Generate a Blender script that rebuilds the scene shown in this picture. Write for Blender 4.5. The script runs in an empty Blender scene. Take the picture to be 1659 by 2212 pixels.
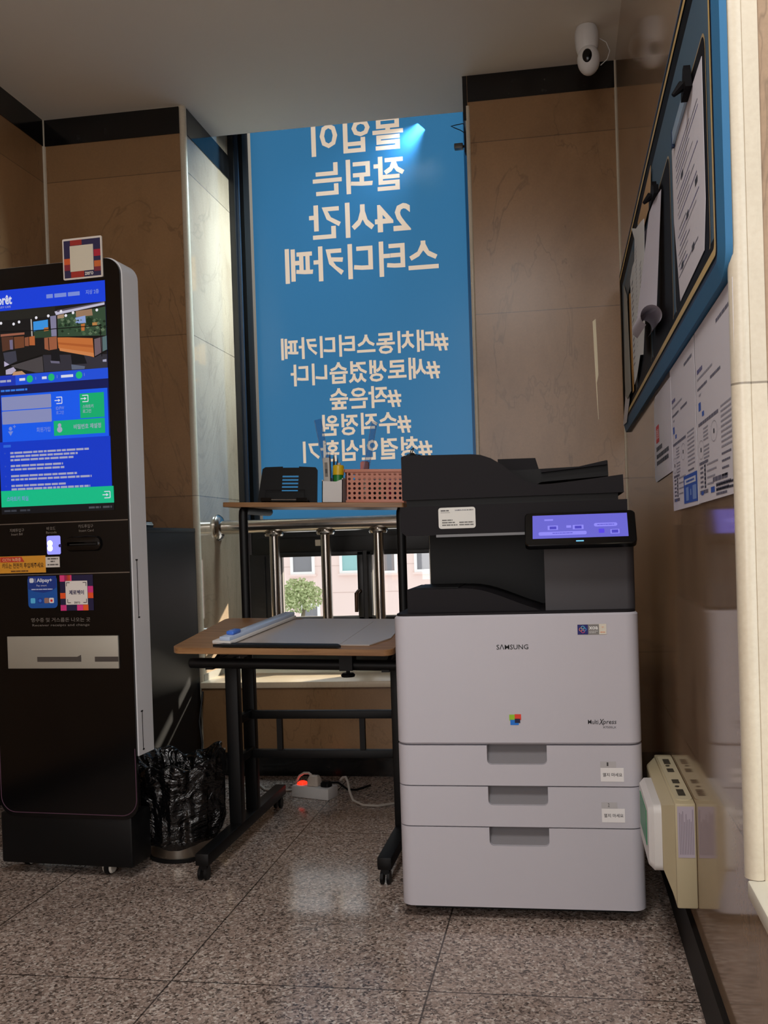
import bpy, bmesh, math, random
from mathutils import Matrix, Vector
random.seed(7)
R = math.radians
scene = bpy.context.scene
COL = scene.collection

# ------------------------------------------------------------------ camera
YAW, PITCH, ROLL = R(-8.48289), R(-0.65305), R(1.82179)
FPX, CXO, CYO = 2006.02, 84.42, 82.10
cy, sy, cp, sp, cr, sr = math.cos(YAW), math.sin(YAW), math.cos(PITCH), math.sin(PITCH), math.cos(ROLL), math.sin(ROLL)
fw = Vector((sy*cp, cy*cp, sp)); rt = Vector((cy, -sy, 0)); dn = fw.cross(rt)
rt2 = cr*rt + sr*dn; dn2 = -sr*rt + cr*dn
cam_d = bpy.data.cameras.new('camera'); cam = bpy.data.objects.new('camera', cam_d); COL.objects.link(cam)
cm = Matrix.Identity(4)
for i in range(3):
    cm[i][0] = rt2[i]; cm[i][1] = -dn2[i]; cm[i][2] = -fw[i]
cm[2][3] = 1.0
cam.matrix_world = cm
cam_d.sensor_fit = 'VERTICAL'; cam_d.sensor_height = 36; cam_d.lens = 36*FPX/2212
cam_d.shift_x = -CXO/2212; cam_d.shift_y = CYO/2212
cam_d.clip_start = 0.02; cam_d.clip_end = 300
scene.camera = cam

# ------------------------------------------------------------------ light
scene.view_settings.view_transform = 'Standard'; scene.view_settings.look = 'None'
scene.view_settings.exposure = 0.0; scene.view_settings.gamma = 1.0
scene.view_settings.use_curve_mapping = False
scene.cycles.use_denoising = True
scene.cycles.max_bounces = 10; scene.cycles.diffuse_bounces = 5; scene.cycles.glossy_bounces = 5
scene.cycles.transparent_max_bounces = 12; scene.cycles.sample_clamp_indirect = 6
w = bpy.data.worlds.new('daylight'); scene.world = w; w.use_nodes = True
bg = w.node_tree.nodes['Background']; bg.inputs[0].default_value = (0.95, 0.98, 1.0, 1); bg.inputs[1].default_value = 1.4

def area(name, loc, rot, sx, sy_, power, color):
    l = bpy.data.lights.new(name, 'AREA'); l.shape = 'RECTANGLE'; l.size = sx; l.size_y = sy_
    l.energy = power; l.color = color
    o = bpy.data.objects.new(name, l); COL.objects.link(o); o.location = loc; o.rotation_euler = rot
    return o
# daylight through the side window, then three added fill lamps without fixtures
area('side_window_daylight', (1.5, 0.45, 1.75), (0, R(90), 0), 2.4, 2.4, 20, (1.0, 0.98, 0.98))
rear_lamp = area('entrance_daylight', (-0.55, -2.05, 1.5), (0, 0, 0), 2.2, 2.5, 25, (1.0, 0.975, 0.97))  # unseen fill lamp added behind the camera, lights the copier front
rear_lamp.rotation_euler = Vector((0.45, 4.4, -0.6)).to_track_quat('-Z', 'Y').to_euler(); rear_lamp.data.spread = R(120)
area('ceiling_light', (-0.35, 0.5, 2.9), (0, 0, 0), 0.6, 0.6, 34, (1.0, 0.97, 0.95))  # added lamp with no fixture, brightens the floor
reveal_lamp = area('light_well_daylight', (-0.60, 4.38, 3.035), (0, 0, 0), 0.5, 0.05, 25, (0.70, 0.9, 1.0))  # lamp added above the ceiling to brighten the left window reveal
reveal_lamp.data.spread = R(82); reveal_lamp.rotation_euler = Vector((-1.0, -0.12, -1.0)).to_track_quat('-Z', 'Y').to_euler()
sun_d = bpy.data.lights.new('sun', 'SUN'); sun_d.energy = 14.0; sun_d.angle = R(1.0); sun_d.color = (1.0, 0.90, 0.74)
sun = bpy.data.objects.new('sun', sun_d); COL.objects.link(sun); sun.location = (6, 12, 9)
sun.rotation_euler = Vector((-1.0, -1.0, -0.60)).to_track_quat('-Z', 'Y').to_euler()

# ------------------------------------------------------------------ materials
def lin(c):
    return tuple(((v/255)/12.92 if v/255 <= 0.04045 else ((v/255+0.055)/1.055)**2.4) for v in c) + (1.0,)
MATS = {}
def mat(name, c=(128,128,128), rough=0.5, metal=0.0, spec=0.5, emit=None, strength=1.0, coat=0.0):
    if name in MATS: return MATS[name]
    m = bpy.data.materials.new(name); m.use_nodes = True
    b = m.node_tree.nodes['Principled BSDF']
    b.inputs['Base Color'].default_value = lin(c); b.inputs['Roughness'].default_value = rough
    b.inputs['Metallic'].default_value = metal; b.inputs['Specular IOR Level'].default_value = spec
    b.inputs['Coat Weight'].default_value = coat
    if emit:
        b.inputs['Emission Color'].default_value = lin(emit); b.inputs['Emission Strength'].default_value = strength
    MATS[name] = m
    return m
def em(c, s=1.0):
    return mat('lit_%d_%d_%d_%g' % (*c, s), (4,4,4), 0.35, 0, 0.3, emit=c, strength=s)
def ink(c): return mat('print_%d_%d_%d' % c, c, 0.6)
def nodes(m): return m.node_tree.nodes, m.node_tree.links, m.node_tree.nodes['Principled BSDF']
def N(nt, t, **kw):
    n = nt.nodes.new(t)
    for k, v in kw.items(): setattr(n, k, v)
    return n
def ramp(nt, src, stops, interp='LINEAR'):
    r = N(nt, 'ShaderNodeValToRGB'); r.color_ramp.interpolation = interp
    e = r.color_ramp.elements
    while len(e) < len(stops): e.new(0.5)
    for el, (p, c) in zip(e, stops): el.position = p; el.color = lin(c)
    nt.links.new(src, r.inputs[0]); return r.outputs[0]
def math_n(nt, op, a, b=None, c=None):
    n = N(nt, 'ShaderNodeMath', operation=op)
    for i, v in enumerate((a, b, c)):
        if v is None: continue
        if isinstance(v, (int, float)): n.inputs[i].default_value = v
        else: nt.links.new(v, n.inputs[i])
    return n.outputs[0]
def mixc(nt, fac, a, b, mode='MIX'):
    n = N(nt, 'ShaderNodeMix', data_type='RGBA', blend_type=mode)
    if isinstance(fac, (int, float)): n.inputs[0].default_value = fac
    else: nt.links.new(fac, n.inputs[0])
    for i, v in ((6, a), (7, b)):
        if isinstance(v, tuple): n.inputs[i].default_value = v
        else: nt.links.new(v, n.inputs[i])
    return n.outputs[2]
def noise(nt, vec, scale, detail=4, rough=0.55, dist=0.0):
    n = N(nt, 'ShaderNodeTexNoise'); n.inputs['Scale'].default_value = scale
    n.inputs['Detail'].default_value = detail; n.inputs['Roughness'].default_value = rough
    n.inputs['Distortion'].default_value = dist
    if vec is not None: nt.links.new(vec, n.inputs['Vector'])
    return n

def marble(name, base, dark, joints=(2.646, 1.932, 1.224, 0.51), rough=0.28, veins=0.6):
    m = mat(name, base, rough, 0, 0.5); nt = m.node_tree; b = nt.nodes['Principled BSDF']
    geo = N(nt, 'ShaderNodeNewGeometry'); pos = geo.outputs['Position']
    mp = N(nt, 'ShaderNodeMapping'); mp.inputs['Scale'].default_value = (1, 1, 0.55); nt.links.new(pos, mp.inputs[0])
    n1 = noise(nt, mp.outputs[0], 3.2, 8, 0.6, 0.4)
    col = ramp(nt, n1.outputs[0], [(0.3, dark), (0.52, base), (0.75, tuple(min(255, int(v*1.06)) for v in base))])
    # thin wandering veins
    n2 = noise(nt, mp.outputs[0], 1.7, 5, 0.62, 0.9)
    v = math_n(nt, 'ABSOLUTE', math_n(nt, 'SUBTRACT', n2.outputs[0], 0.5))
    vein = math_n(nt, 'SUBTRACT', 1.0, math_n(nt, 'SMOOTH_MIN', math_n(nt, 'MULTIPLY', v, 110.0), 1.0, 0.3))
    n3 = noise(nt, pos, 5.0, 2)
    vein = math_n(nt, 'MULTIPLY', math_n(nt, 'MAXIMUM', vein, 0.0), math_n(nt, 'MULTIPLY', n3.outputs[0], veins))
    col = mixc(nt, vein, col, lin(tuple(int(v*0.52) for v in dark)))
    n4 = noise(nt, pos, 120.0, 2); col = mixc(nt, 0.12, col, n4.outputs[0], 'OVERLAY')
    sep = N(nt, 'ShaderNodeSeparateXYZ'); nt.links.new(pos, sep.inputs[0])
    j = None
    for z in joints:
        d = math_n(nt, 'LESS_THAN', math_n(nt, 'ABSOLUTE', math_n(nt, 'SUBTRACT', sep.outputs[2], z)), 0.0017)
        j = d if j is None else math_n(nt, 'MAXIMUM', j, d)
    # each course of slabs has its own tone
    st = None
    for z in joints:
        s = math_n(nt, 'GREATER_THAN', sep.outputs[2], z)
        st = s if st is None else math_n(nt, 'ADD', st, s)
    wn = N(nt, 'ShaderNodeTexWhiteNoise', noise_dimensions='1D'); wn.inputs['W'].default_value = 2.0
    if st is not None: nt.links.new(st, wn.inputs['W'])
    tone = math_n(nt, 'MULTIPLY_ADD', wn.outputs[0], 0.16, 0.9)
    cc = N(nt, 'ShaderNodeCombineColor')
    for i in range(3): nt.links.new(tone, cc.inputs[i])
    col = mixc(nt, 1.0, col, cc.outputs[0], 'MULTIPLY')
    if j is not None: col = mixc(nt, math_n(nt, 'MULTIPLY', j, 0.6), col, lin((60, 45, 32)))
    nt.links.new(col, b.inputs['Base Color'])
    return m
M_MARBLE = marble('beige_marble', (148,114,79), (128,96,64))
M_POLISH = marble('polished_marble', (172,152,128), (152,130,106), rough=0.05, veins=.3); M_POLISH.node_tree.nodes['Principled BSDF'].inputs['IOR'].default_value = 2.7
M_SIDE = marble('side_marble', (150,126,102), (130,106,84), rough=0.09); M_SIDE.node_tree.nodes['Principled BSDF'].inputs['Specular IOR Level'].default_value = 0.4; M_SIDE.node_tree.nodes['Principled BSDF'].inputs['IOR'].default_value = 1.5
M_BEAD = marble('marble_bead', (204,194,174), (190,180,160), (1.224,), veins=0.1)
M_SILL = marble('marble_sill', (214,196,168), (200,181,152), (), veins=0.15)

def granite():
    m = mat('granite_floor', (140,122,112), 0.13, 0, 0.5); nt = m.node_tree; b = nt.nodes['Principled BSDF']
    geo = N(nt, 'ShaderNodeNewGeometry'); pos = geo.outputs['Position']
    nz = noise(nt, pos, 60, 2); wv = N(nt, 'ShaderNodeVectorMath', operation='SCALE'); nt.links.new(nz.outputs['Color'], wv.inputs[0]); wv.inputs['Scale'].default_value = 0.012
    ad = N(nt, 'ShaderNodeVectorMath', operation='ADD'); nt.links.new(pos, ad.inputs[0]); nt.links.new(wv.outputs[0], ad.inputs[1])
    vo = N(nt, 'ShaderNodeTexVoronoi'); vo.inputs['Scale'].default_value = 175; nt.links.new(ad.outputs[0], vo.inputs['Vector'])
    sc = N(nt, 'ShaderNodeSeparateColor'); nt.links.new(vo.outputs['Color'], sc.inputs[0])
    col = ramp(nt, sc.outputs[0], [(0.0, (60,55,52)), (0.13, (106,97,91)), (0.26, (162,147,138)), (0.5, (184,166,155)), (0.72, (206,192,182)), (0.88, (236,228,219))], 'CONSTANT')
    vo2 = N(nt, 'ShaderNodeTexVoronoi'); vo2.inputs['Scale'].default_value = 330; nt.links.new(ad.outputs[0], vo2.inputs['Vector'])
    sc2 = N(nt, 'ShaderNodeSeparateColor'); nt.links.new(vo2.outputs['Color'], sc2.inputs[0])
    c2 = ramp(nt, sc2.outputs[1], [(0.0, (50,44,42)), (0.12, (140,122,112)), (0.85, (200,186,176))], 'CONSTANT')
    col = mixc(nt, 0.33, col, c2)
    n5 = noise(nt, pos, 3.0, 3); sh = ramp(nt, n5.outputs[0], [(0.3, (225,222,220)), (0.7, (255,252,250))]); col = mixc(nt, 1.0, col, sh, 'MULTIPLY')
    sep = N(nt, 'ShaderNodeSeparateXYZ'); nt.links.new(pos, sep.inputs[0])
    def joint(s, off, per):
        f = math_n(nt, 'PINGPONG', math_n(nt, 'SUBTRACT', s, off), per/2)
        return math_n(nt, 'LESS_THAN', f, 0.0021)
    j = math_n(nt, 'MAXIMUM', joint(sep.outputs[0], -0.9205, 0.6005), joint(sep.outputs[1], 2.018, 1.084))
    col = mixc(nt, math_n(nt, 'MULTIPLY', j, 0.85), col, lin((36,30,28)))
    nt.links.new(col, b.inputs['Base Color'])
    return m
M_FLOOR = granite()

def blackstone():
    m = mat('black_stone', (20,19,19), 0.12, 0, 0.5); nt = m.node_tree; b = nt.nodes['Principled BSDF']
    geo = N(nt, 'ShaderNodeNewGeometry'); n = noise(nt, geo.outputs['Position'], 14, 6, 0.7)
    nt.links.new(ramp(nt, n.outputs[0], [(0.35, (12,11,11)), (0.62, (26,25,25)), (0.8, (50,49,48))]), b.inputs['Base Color'])
    return m
M_BLACKSTONE = blackstone()
def wood(name, a, c, axis_scale=(2.0, 40, 40)):
    m = mat(name, a, 0.42); nt = m.node_tree; b = nt.nodes['Principled BSDF']
    tc = N(nt, 'ShaderNodeNewGeometry'); mp = N(nt, 'ShaderNodeMapping'); mp.inputs['Scale'].default_value = axis_scale; nt.links.new(tc.outputs['Position'], mp.inputs[0])
    n = noise(nt, mp.outputs[0], 1.6, 5, 0.6, 0.8)
    nt.links.new(ramp(nt, n.outputs[0], [(0.32, c), (0.62, a)]), b.inputs['Base Color']); return m
M_WOOD = wood('oak_laminate', (158,118,78), (120,84,52))
def paint(name, c, rough=0.85, bump=0.02, scale=220):
    m = mat(name, c, rough); nt = m.node_tree; b = nt.nodes['Principled BSDF']
    geo = N(nt, 'ShaderNodeNewGeometry'); n = noise(nt, geo.outputs['Position'], scale, 3)
    bp = N(nt, 'ShaderNodeBump'); bp.inputs['Strength'].default_value = bump*5; bp.inputs['Distance'].default_value = 0.002
    nt.links.new(n.outputs[0], bp.inputs['Height']); nt.links.new(bp.outputs[0], b.inputs['Normal']); return m
M_CEIL = paint('ceiling_paint', (230,223,210))
def brushed(name, c, rough=0.22, metal=1.0):
    m = mat(name, c, rough, metal); nt = m.node_tree; b = nt.nodes['Principled BSDF']
    geo = N(nt, 'ShaderNodeNewGeometry'); n = noise(nt, geo.outputs['Position'], 30, 2)
    r = N(nt, 'ShaderNodeMapRange'); r.inputs['To Min'].default_value = rough*0.8; r.inputs['To Max'].default_value = rough*1.25
    nt.links.new(n.outputs[0], r.inputs[0]); nt.links.new(r.outputs[0], b.inputs['Roughness']); return m
M_STEEL = brushed('stainless_steel', (196,190,182), 0.2)
M_CAN = brushed('brushed_can', (150,144,134), 0.3)
def plastic(name, c, rough=0.5, grain=0.03, scale=700):
    m = mat(name, c, rough); nt = m.node_tree; b = nt.nodes['Principled BSDF']
    tc = N(nt, 'ShaderNodeNewGeometry'); n = noise(nt, tc.outputs['Position'], scale, 2)
    bp = N(nt, 'ShaderNodeBump'); bp.inputs['Strength'].default_value = grain*5; bp.inputs['Distance'].default_value = 0.0006
    nt.links.new(n.outputs[0], bp.inputs['Height']); nt.links.new(bp.outputs[0], b.inputs['Normal']); return m
M_GREY = plastic('light_grey_plastic', (196,194,202), 0.55)
M_GREYIN = plastic('mid_grey_plastic', (118,116,120), 0.6)
M_DARKP = plastic('charcoal_plastic', (30,28,31), 0.6)
M_BLACKP = plastic('black_plastic', (14,14,15), 0.45)
M_DARKP.node_tree.nodes['Principled BSDF'].inputs['Specular IOR Level'].default_value = 0.15
M_BLACKP.node_tree.nodes['Principled BSDF'].inputs['Specular IOR Level'].default_value = 0.2
M_COLUMN = plastic('column_grey_plastic', (60,58,62), 0.55)
M_GLOSSBLACK = mat('gloss_black', (6,6,7), 0.16, 0, 0.4)
M_KWHITE = plastic('white_shell', (214,214,216), 0.4, 0.01)
M_FRAME = plastic('black_aluminium', (12,11,11), 0.4, 0.01)
M_FRAMEREFL = mat('dark_blue_aluminium', (24,40,58), 0.35)  # blue reflection on the black frame, put into its colour
M_DESKMETAL = mat('black_powder_coat', (6,6,7), 0.5, 0, 0.3)
M_CREAM = plastic('cream_plastic', (184,172,140), 0.5, 0.01)
M_WHITE = plastic('white_plastic', (214,212,210), 0.5, 0.01)
M_PAPER = mat('white_paper', (206,203,210), 0.8)
M_CABINET = mat('black_laminate', (12,11,11), 0.5, 0, 0.25)

def glass(name, tint=(255,255,255), refl=0.06):
    m = bpy.data.materials.new(name); m.use_nodes = True; nt = m.node_tree; nt.nodes.clear()
    o = N(nt, 'ShaderNodeOutputMaterial'); t = N(nt, 'ShaderNodeBsdfTransparent'); g = N(nt, 'ShaderNodeBsdfGlossy'); x = N(nt, 'ShaderNodeMixShader')
    t.inputs[0].default_value = lin(tint); g.inputs['Roughness'].default_value = 0.02; x.inputs[0].default_value = refl
    nt.links.new(t.outputs[0], x.inputs[1]); nt.links.new(g.outputs[0], x.inputs[2]); nt.links.new(x.outputs[0], o.inputs[0])
    MATS[name] = m; return m
M_GLASS = glass('clear_glass')
M_CLEARP = glass('clear_plastic', (232,240,250), 0.12)
M_BLUEP = glass('clear_blue_plastic', (226,236,252), 0.25)
def film(name, c, spec):
    m = bpy.data.materials.new(name); m.use_nodes = True; nt = m.node_tree; nt.nodes.clear()
    o = N(nt, 'ShaderNodeOutputMaterial'); t = N(nt, 'ShaderNodeBsdfTranslucent'); d = N(nt, 'ShaderNodeBsdfDiffuse')
    g = N(nt, 'ShaderNodeBsdfGlossy'); x = N(nt, 'ShaderNodeMixShader'); y = N(nt, 'ShaderNodeMixShader')
    t.inputs[0].default_value = c; d.inputs[0].default_value = tuple(v*0.5 for v in c[:3])+(1,)
    g.inputs['Roughness'].default_value = 0.25
    x.inputs[0].default_value = 0.75; y.inputs[0].default_value = spec
    nt.links.new(d.outputs[0], x.inputs[1]); nt.links.new(t.outputs[0], x.inputs[2]); nt.links.new(x.outputs[0], y.inputs[1]); nt.links.new(g.outputs[0], y.inputs[2]); nt.links.new(y.outputs[0], o.inputs[0])
    MATS[name] = m; return m
M_FILM = film('blue_window_film', (0.0118, 0.058, 0.130, 1), 0.015)
M_FILMTXT = film('pale_window_film', (0.235, 0.20, 0.172, 1), 0.015)
def bagmat():
    m = mat('black_bin_liner', (8,8,9), 0.2, 0, 0.6); nt = m.node_tree; b = nt.nodes['Principled BSDF']
    geo = N(nt, 'ShaderNodeNewGeometry'); mp = N(nt, 'ShaderNodeMapping'); mp.inputs['Scale'].default_value = (1, 1, 1.6); nt.links.new(geo.outputs['Position'], mp.inputs[0])
    n = noise(nt, mp.outputs[0], 9, 3, 0.5, 1.6); n2 = noise(nt, mp.outputs[0], 30, 2, 0.5, 0.6)
    s = math_n(nt, 'ADD', n.outputs[0], math_n(nt, 'MULTIPLY', n2.outputs[0], 0.12))
    bp = N(nt, 'ShaderNodeBump'); bp.inputs['Strength'].default_value = 0.9; bp.inputs['Distance'].default_value = 0.028
    nt.links.new(s, bp.inputs['Height']); nt.links.new(bp.outputs[0], b.inputs['Normal']); return m
M_BAG = bagmat()

# ------------------------------------------------------------------ mesh building
INV = {}
def frame(xd, yd, o):
    x = Vector(xd).normalized(); z = x.cross(Vector(yd)).normalized(); y = z.cross(x)
    m = Matrix.Identity(4)
    for i in range(3): m[i][0] = x[i]; m[i][1] = y[i]; m[i][2] = z[i]; m[i][3] = o[i]
    return m
ID = Matrix.Identity(4)
TXT = {}
def glyphs(s, off=0.0):
    k = (s, off)
    if k in TXT: return TXT[k]
    c = bpy.data.curves.new('t', 'FONT'); c.body = s; c.size = 1; c.offset = off; c.resolution_u = 2; c.dimensions = '2D'; c.fill_mode = 'FRONT'
    o = bpy.data.objects.new('t', c); COL.objects.link(o)
    dg = bpy.context.evaluated_depsgraph_get(); dg.update()
    me = bpy.data.meshes.new_from_object(o.evaluated_get(dg))
    v = [(p.co.x, p.co.y) for p in me.vertices]; f = [tuple(p.vertices) for p in me.polygons]
    bpy.data.objects.remove(o); bpy.data.curves.remove(c); bpy.data.meshes.remove(me)
    TXT[k] = (v, f); return TXT[k]

class MB:
    def __init__(s, M=ID): s.v = []; s.f = []; s.m = []; s.mats = []; s.M = M
    def mi(s, m):
        if m not in s.mats: s.mats.append(m)
        return s.mats.index(m)
    def add(s, vs, fs, m, M=None):
        T = s.M if M is None else s.M @ M
        b = len(s.v); i = s.mi(m)
        s.v += [T @ Vector(p) for p in vs]; s.f += [tuple(b+k for k in f) for f in fs]; s.m += [i]*len(fs)
        return s
    def box(s, a, b, m, M=None, bevel=0.0, seg=2):
        x0, y0, z0 = a; x1, y1, z1 = b
        if bevel <= 0:
            vs = [(x0,y0,z0),(x1,y0,z0),(x1,y1,z0),(x0,y1,z0),(x0,y0,z1),(x1,y0,z1),(x1,y1,z1),(x0,y1,z1)]
            return s.add(vs, [(0,3,2,1),(4,5,6,7),(0,1,5,4),(1,2,6,5),(2,3,7,6),(3,0,4,7)], m, M)
        bm = bmesh.new(); bmesh.ops.create_cube(bm, size=1)
        for v in bm.verts: v.co = Vector((x0+(v.co.x+.5)*(x1-x0), y0+(v.co.y+.5)*(y1-y0), z0+(v.co.z+.5)*(z1-z0)))
        bmesh.ops.bevel(bm, geom=bm.edges[:], offset=bevel, segments=seg, profile=0.5, affect='EDGES')
        bm.verts.index_update()
        s.add([v.co[:] for v in bm.verts], [tuple(v.index for v in f.verts) for f in bm.faces], m, M); bm.free(); return s
    def prism(s, pts, ax, a, b, m, M=None):
        def P(p, t): return {'x': (t, p[0], p[1]), 'y': (p[0], t, p[1]), 'z': (p[0], p[1], t)}[ax]
        n = len(pts); vs = [P(p, a) for p in pts] + [P(p, b) for p in pts]
        fs = [tuple(range(n-1, -1, -1)), tuple(range(n, 2*n))] + [(i, (i+1) % n, n+(i+1) % n, n+i) for i in range(n)]
        return s.add(vs, fs, m, M)
    def loft(s, loops, m, M=None, cap0=True, cap1=True):
        n = len(loops[0]); vs = [p for l in loops for p in l]; fs = []
        for k in range(len(loops)-1):
            for i in range(n): fs.append((k*n+i, k*n+(i+1) % n, (k+1)*n+(i+1) % n, (k+1)*n+i))
        if cap0: fs.append(tuple(range(n-1, -1, -1)))
        if cap1: fs.append(tuple((len(loops)-1)*n+i for i in range(n)))
        return s.add(vs, fs, m, M)
    def tube(s, path, r, m, n=12, M=None):
        P = [Vector(p) for p in path]; loops = []; up = None
        for i, p in enumerate(P):
            t = (P[min(i+1, len(P)-1)] - P[max(i-1, 0)]).normalized()
            if up is None: up = Vector((0,0,1)) if abs(t.z) < 0.9 else Vector((1,0,0))
            a = t.cross(up).normalized(); up = a.cross(t).normalized()
            rr = r[i] if isinstance(r, (list, tuple)) else r
            loops.append([tuple(p + (a*math.cos(2*math.pi*k/n) + up*math.sin(2*math.pi*k/n))*rr) for k in range(n)])
        return s.loft(loops, m, M)
    def lathe(s, prof, m, c=(0,0,0), n=32, M=None, sx=1, sy=1):
        loops = [[(c[0]+r*sx*math.cos(2*math.pi*k/n), c[1]+r*sy*math.sin(2*math.pi*k/n), c[2]+z) for k in range(n)] for r, z in prof]
        return s.loft(loops, m, M)
    def ball(s, c, r, m, n=24, M=None):
        rx, ry, rz = r if isinstance(r, tuple) else (r, r, r)
        loops = []
        for j in range(1, n//2):
            a = math.pi*j/(n//2)
            loops.append([(c[0]+rx*math.sin(a)*math.cos(2*math.pi*k/n), c[1]+ry*math.sin(a)*math.sin(2*math.pi*k/n), c[2]-rz*math.cos(a)) for k in range(n)])
        return s.loft(loops, m, M)
    def rect(s, M, x0, y0, x1, y1, m, z=0.0): return s.add([(x0,y0,z),(x1,y0,z),(x1,y1,z),(x0,y1,z)], [(0,1,2,3)], m, M)
    def poly(s, M, pts, m, z=0.0): return s.add([(p[0],p[1],z) for p in pts], [tuple(range(len(pts)))], m, M)
    def rrect(s, M, x0, y0, x1, y1, r, m, z=0.0): return s.poly(M, rr(x0, y0, x1, y1, r), m, z)
    def disc(s, M, cx, cy, r, m, z=0.0, n=20, ry=None): return s.poly(M, [(cx+r*math.cos(2*math.pi*k/n), cy+(ry or r)*math.sin(2*math.pi*k/n)) for k in range(n)], m, z)
    def text(s, M, t, x0, y0, x1, y1, m, z=0.0, off=0.0, skew=0.0):
        v, f = glyphs(t, off)
        if not v: return s
        ax = min(p[0] for p in v); bx = max(p[0] for p in v); ay = min(p[1] for p in v); by = max(p[1] for p in v)
        q = [(x0+(p[0]-ax)/(bx-ax)*(x1-x0)+skew*(p[1]-ay)/(by-ay)*(y1-y0), y0+(p[1]-ay)/(by-ay)*(y1-y0), z) for p in v]
        return s.add(q, f, m, M)
    def line(s, M, a, b, w, m, z=0.0):
        a = Vector(a); b = Vector(b); d = (b-a).normalized()*w/2; n = Vector((-d.y, d.x))
        return s.poly(M, [tuple(a-n), tuple(b-n), tuple(b+n), tuple(a+n)], m, z)
    def dashes(s, M, x0, x1, y, h, m, z=0.0):      # a line of print too small to read
        x = x0
        while x < x1-0.001:
            wd = min(random.uniform(1.2, 4.0)*h*1.3, x1-x); s.rect(M, x, y, x+wd, y+h, m, z); x += wd + h*0.45
        return s
    def build(s, name, parent=None, angle=35, recalc=True):
        me = bpy.data.meshes.new(name)
        inv = INV[parent.name] if parent is not None and parent.name in INV else ID
        me.from_pydata([inv @ p for p in s.v], [], s.f)
        for m in s.mats: me.materials.append(m)
        me.polygons.foreach_set('material_index', s.m); me.update()
        if recalc:
            bm = bmesh.new(); bm.from_mesh(me); bmesh.ops.recalc_face_normals(bm, faces=bm.faces[:]); bm.to_mesh(me); bm.free()
        me.shade_smooth(); me.set_sharp_from_angle(angle=R(angle))
        o = bpy.data.objects.new(name, me); COL.objects.link(o)
        if parent is not None: o.parent = parent; INV[o.name] = inv
        return o
def rr(x0, y0, x1, y1, r, n=5, corners=(1,1,1,1)):
    out = []
    for (cx, cy_, a0, on) in ((x1, y0, -90, corners[0]), (x1, y1, 0, corners[1]), (x0, y1, 90, corners[2]), (x0, y0, 180, corners[3])):
        if not on or r <= 0: out.append((cx, cy_)); continue
        ox = cx - r if cx == x1 else cx + r; oy = cy_ - r if cy_ == y1 else cy_ + r
        for k in range(n+1):
            a = R(a0 + 90*k/n); out.append((ox + r*math.cos(a), oy + r*math.sin(a)))
    return out
def tag(o, label, cat, group=None):
    o['label'] = label; o['category'] = cat
    if group: o['group'] = group
    return o
def thing(name, label, cat, loc, rotz=0.0, group=None):
    o = bpy.data.objects.new(name, None); COL.objects.link(o); o.empty_display_size = 0.1
    o.location = loc; o.rotation_euler = (0, 0, rotz)
    INV[o.name] = (Matrix.Translation(loc) @ Matrix.Rotation(rotz, 4, 'Z')).inverted()
    return tag(o, label, cat, group)
def struct(name, mb, parent=None, **kw):
    o = mb.build(name, parent, **kw)
    if parent is None: o['kind'] = 'structure'
    return o

# ------------------------------------------------------------------ room
XL, XR, YB, ZC, YR = -2.238, 0.273, 3.888, 2.925, -2.2
WX0, WX1 = -1.575, -0.338          # the window recess
struct('floor', MB().box((XL-.1, YR-.1, -.1), (XR+.25, 4.6, 0), M_FLOOR))
c = MB(); c.prism([(XL, YR), (XR, YR), (XR, YB), (WX1-.016, YB), (WX1-.016, 4.207), (WX0, 4.207), (WX0, YB), (XL, YB)], 'z', ZC, ZC+.06, M_CEIL)
c.box((XL-.1, YR-.1, 3.6), (XR+.25, 4.6, 3.7), M_CEIL); struct('ceiling', c)
struct('wall_left', MB().box((XL-.1, YR-.1, 0), (XL, 4.6, 3.6), M_MARBLE))
struct('wall_rear', MB().box((XL-.1, YR-.1, 0), (XR+.25, YR, 3.6), M_MARBLE))
b = MB(); b.box((XL, YB, 0), (WX0-.02, 4.6, 3.6), M_MARBLE); b.box((WX0-.02, YB, 0), (WX0, 4.6, 3.6), M_POLISH); b.box((WX1, YB, 0), (XR, 4.6, 3.6), M_MARBLE)
b.box((WX0, 3.868, 0), (WX1, 4.6, .38), M_MARBLE); struct('wall_back', b)
b = MB(); b.box((XR, 1.488, 0), (XR+.25, 4.6, 3.6), M_SIDE); b.box((XR, YR, 0), (XR+.25, 1.488, .43), M_SIDE)
b.box((XR, YR, 2.7), (XR+.25, 1.488, 3.6), M_MARBLE); b.box((XR, YR, .43), (XR+.25, 0.0, 2.7), M_MARBLE); struct('wall_right', b)
# black stone band under the ceiling
b = MB(); b.box((XL, YR, 2.808), (XL+.004, YB, ZC-.001), M_BLACKSTONE); struct('trim_1', b)
b = MB(); b.box((XL, YB-.004, 2.808), (WX0-.022, YB, ZC-.001), M_BLACKSTONE); b.box((WX0, YB+.022, 2.808), (WX0+.004, 4.43, ZC-.001), M_BLACKSTONE)
b.box((WX0-.002, YB+.02, ZC), (WX0+.003, 4.207, ZC+.05), M_BLACKSTONE); struct('trim_2', b)
b = MB(); b.box((WX1+.006, YB-.004, 2.816), (XR, YB, ZC-.001), M_BLACKSTONE); b.box((WX1-.014, YB-.004, 2.74), (WX1+.004, 4.2, ZC-.001), M_BLACKSTONE); struct('trim_3', b)
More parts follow.
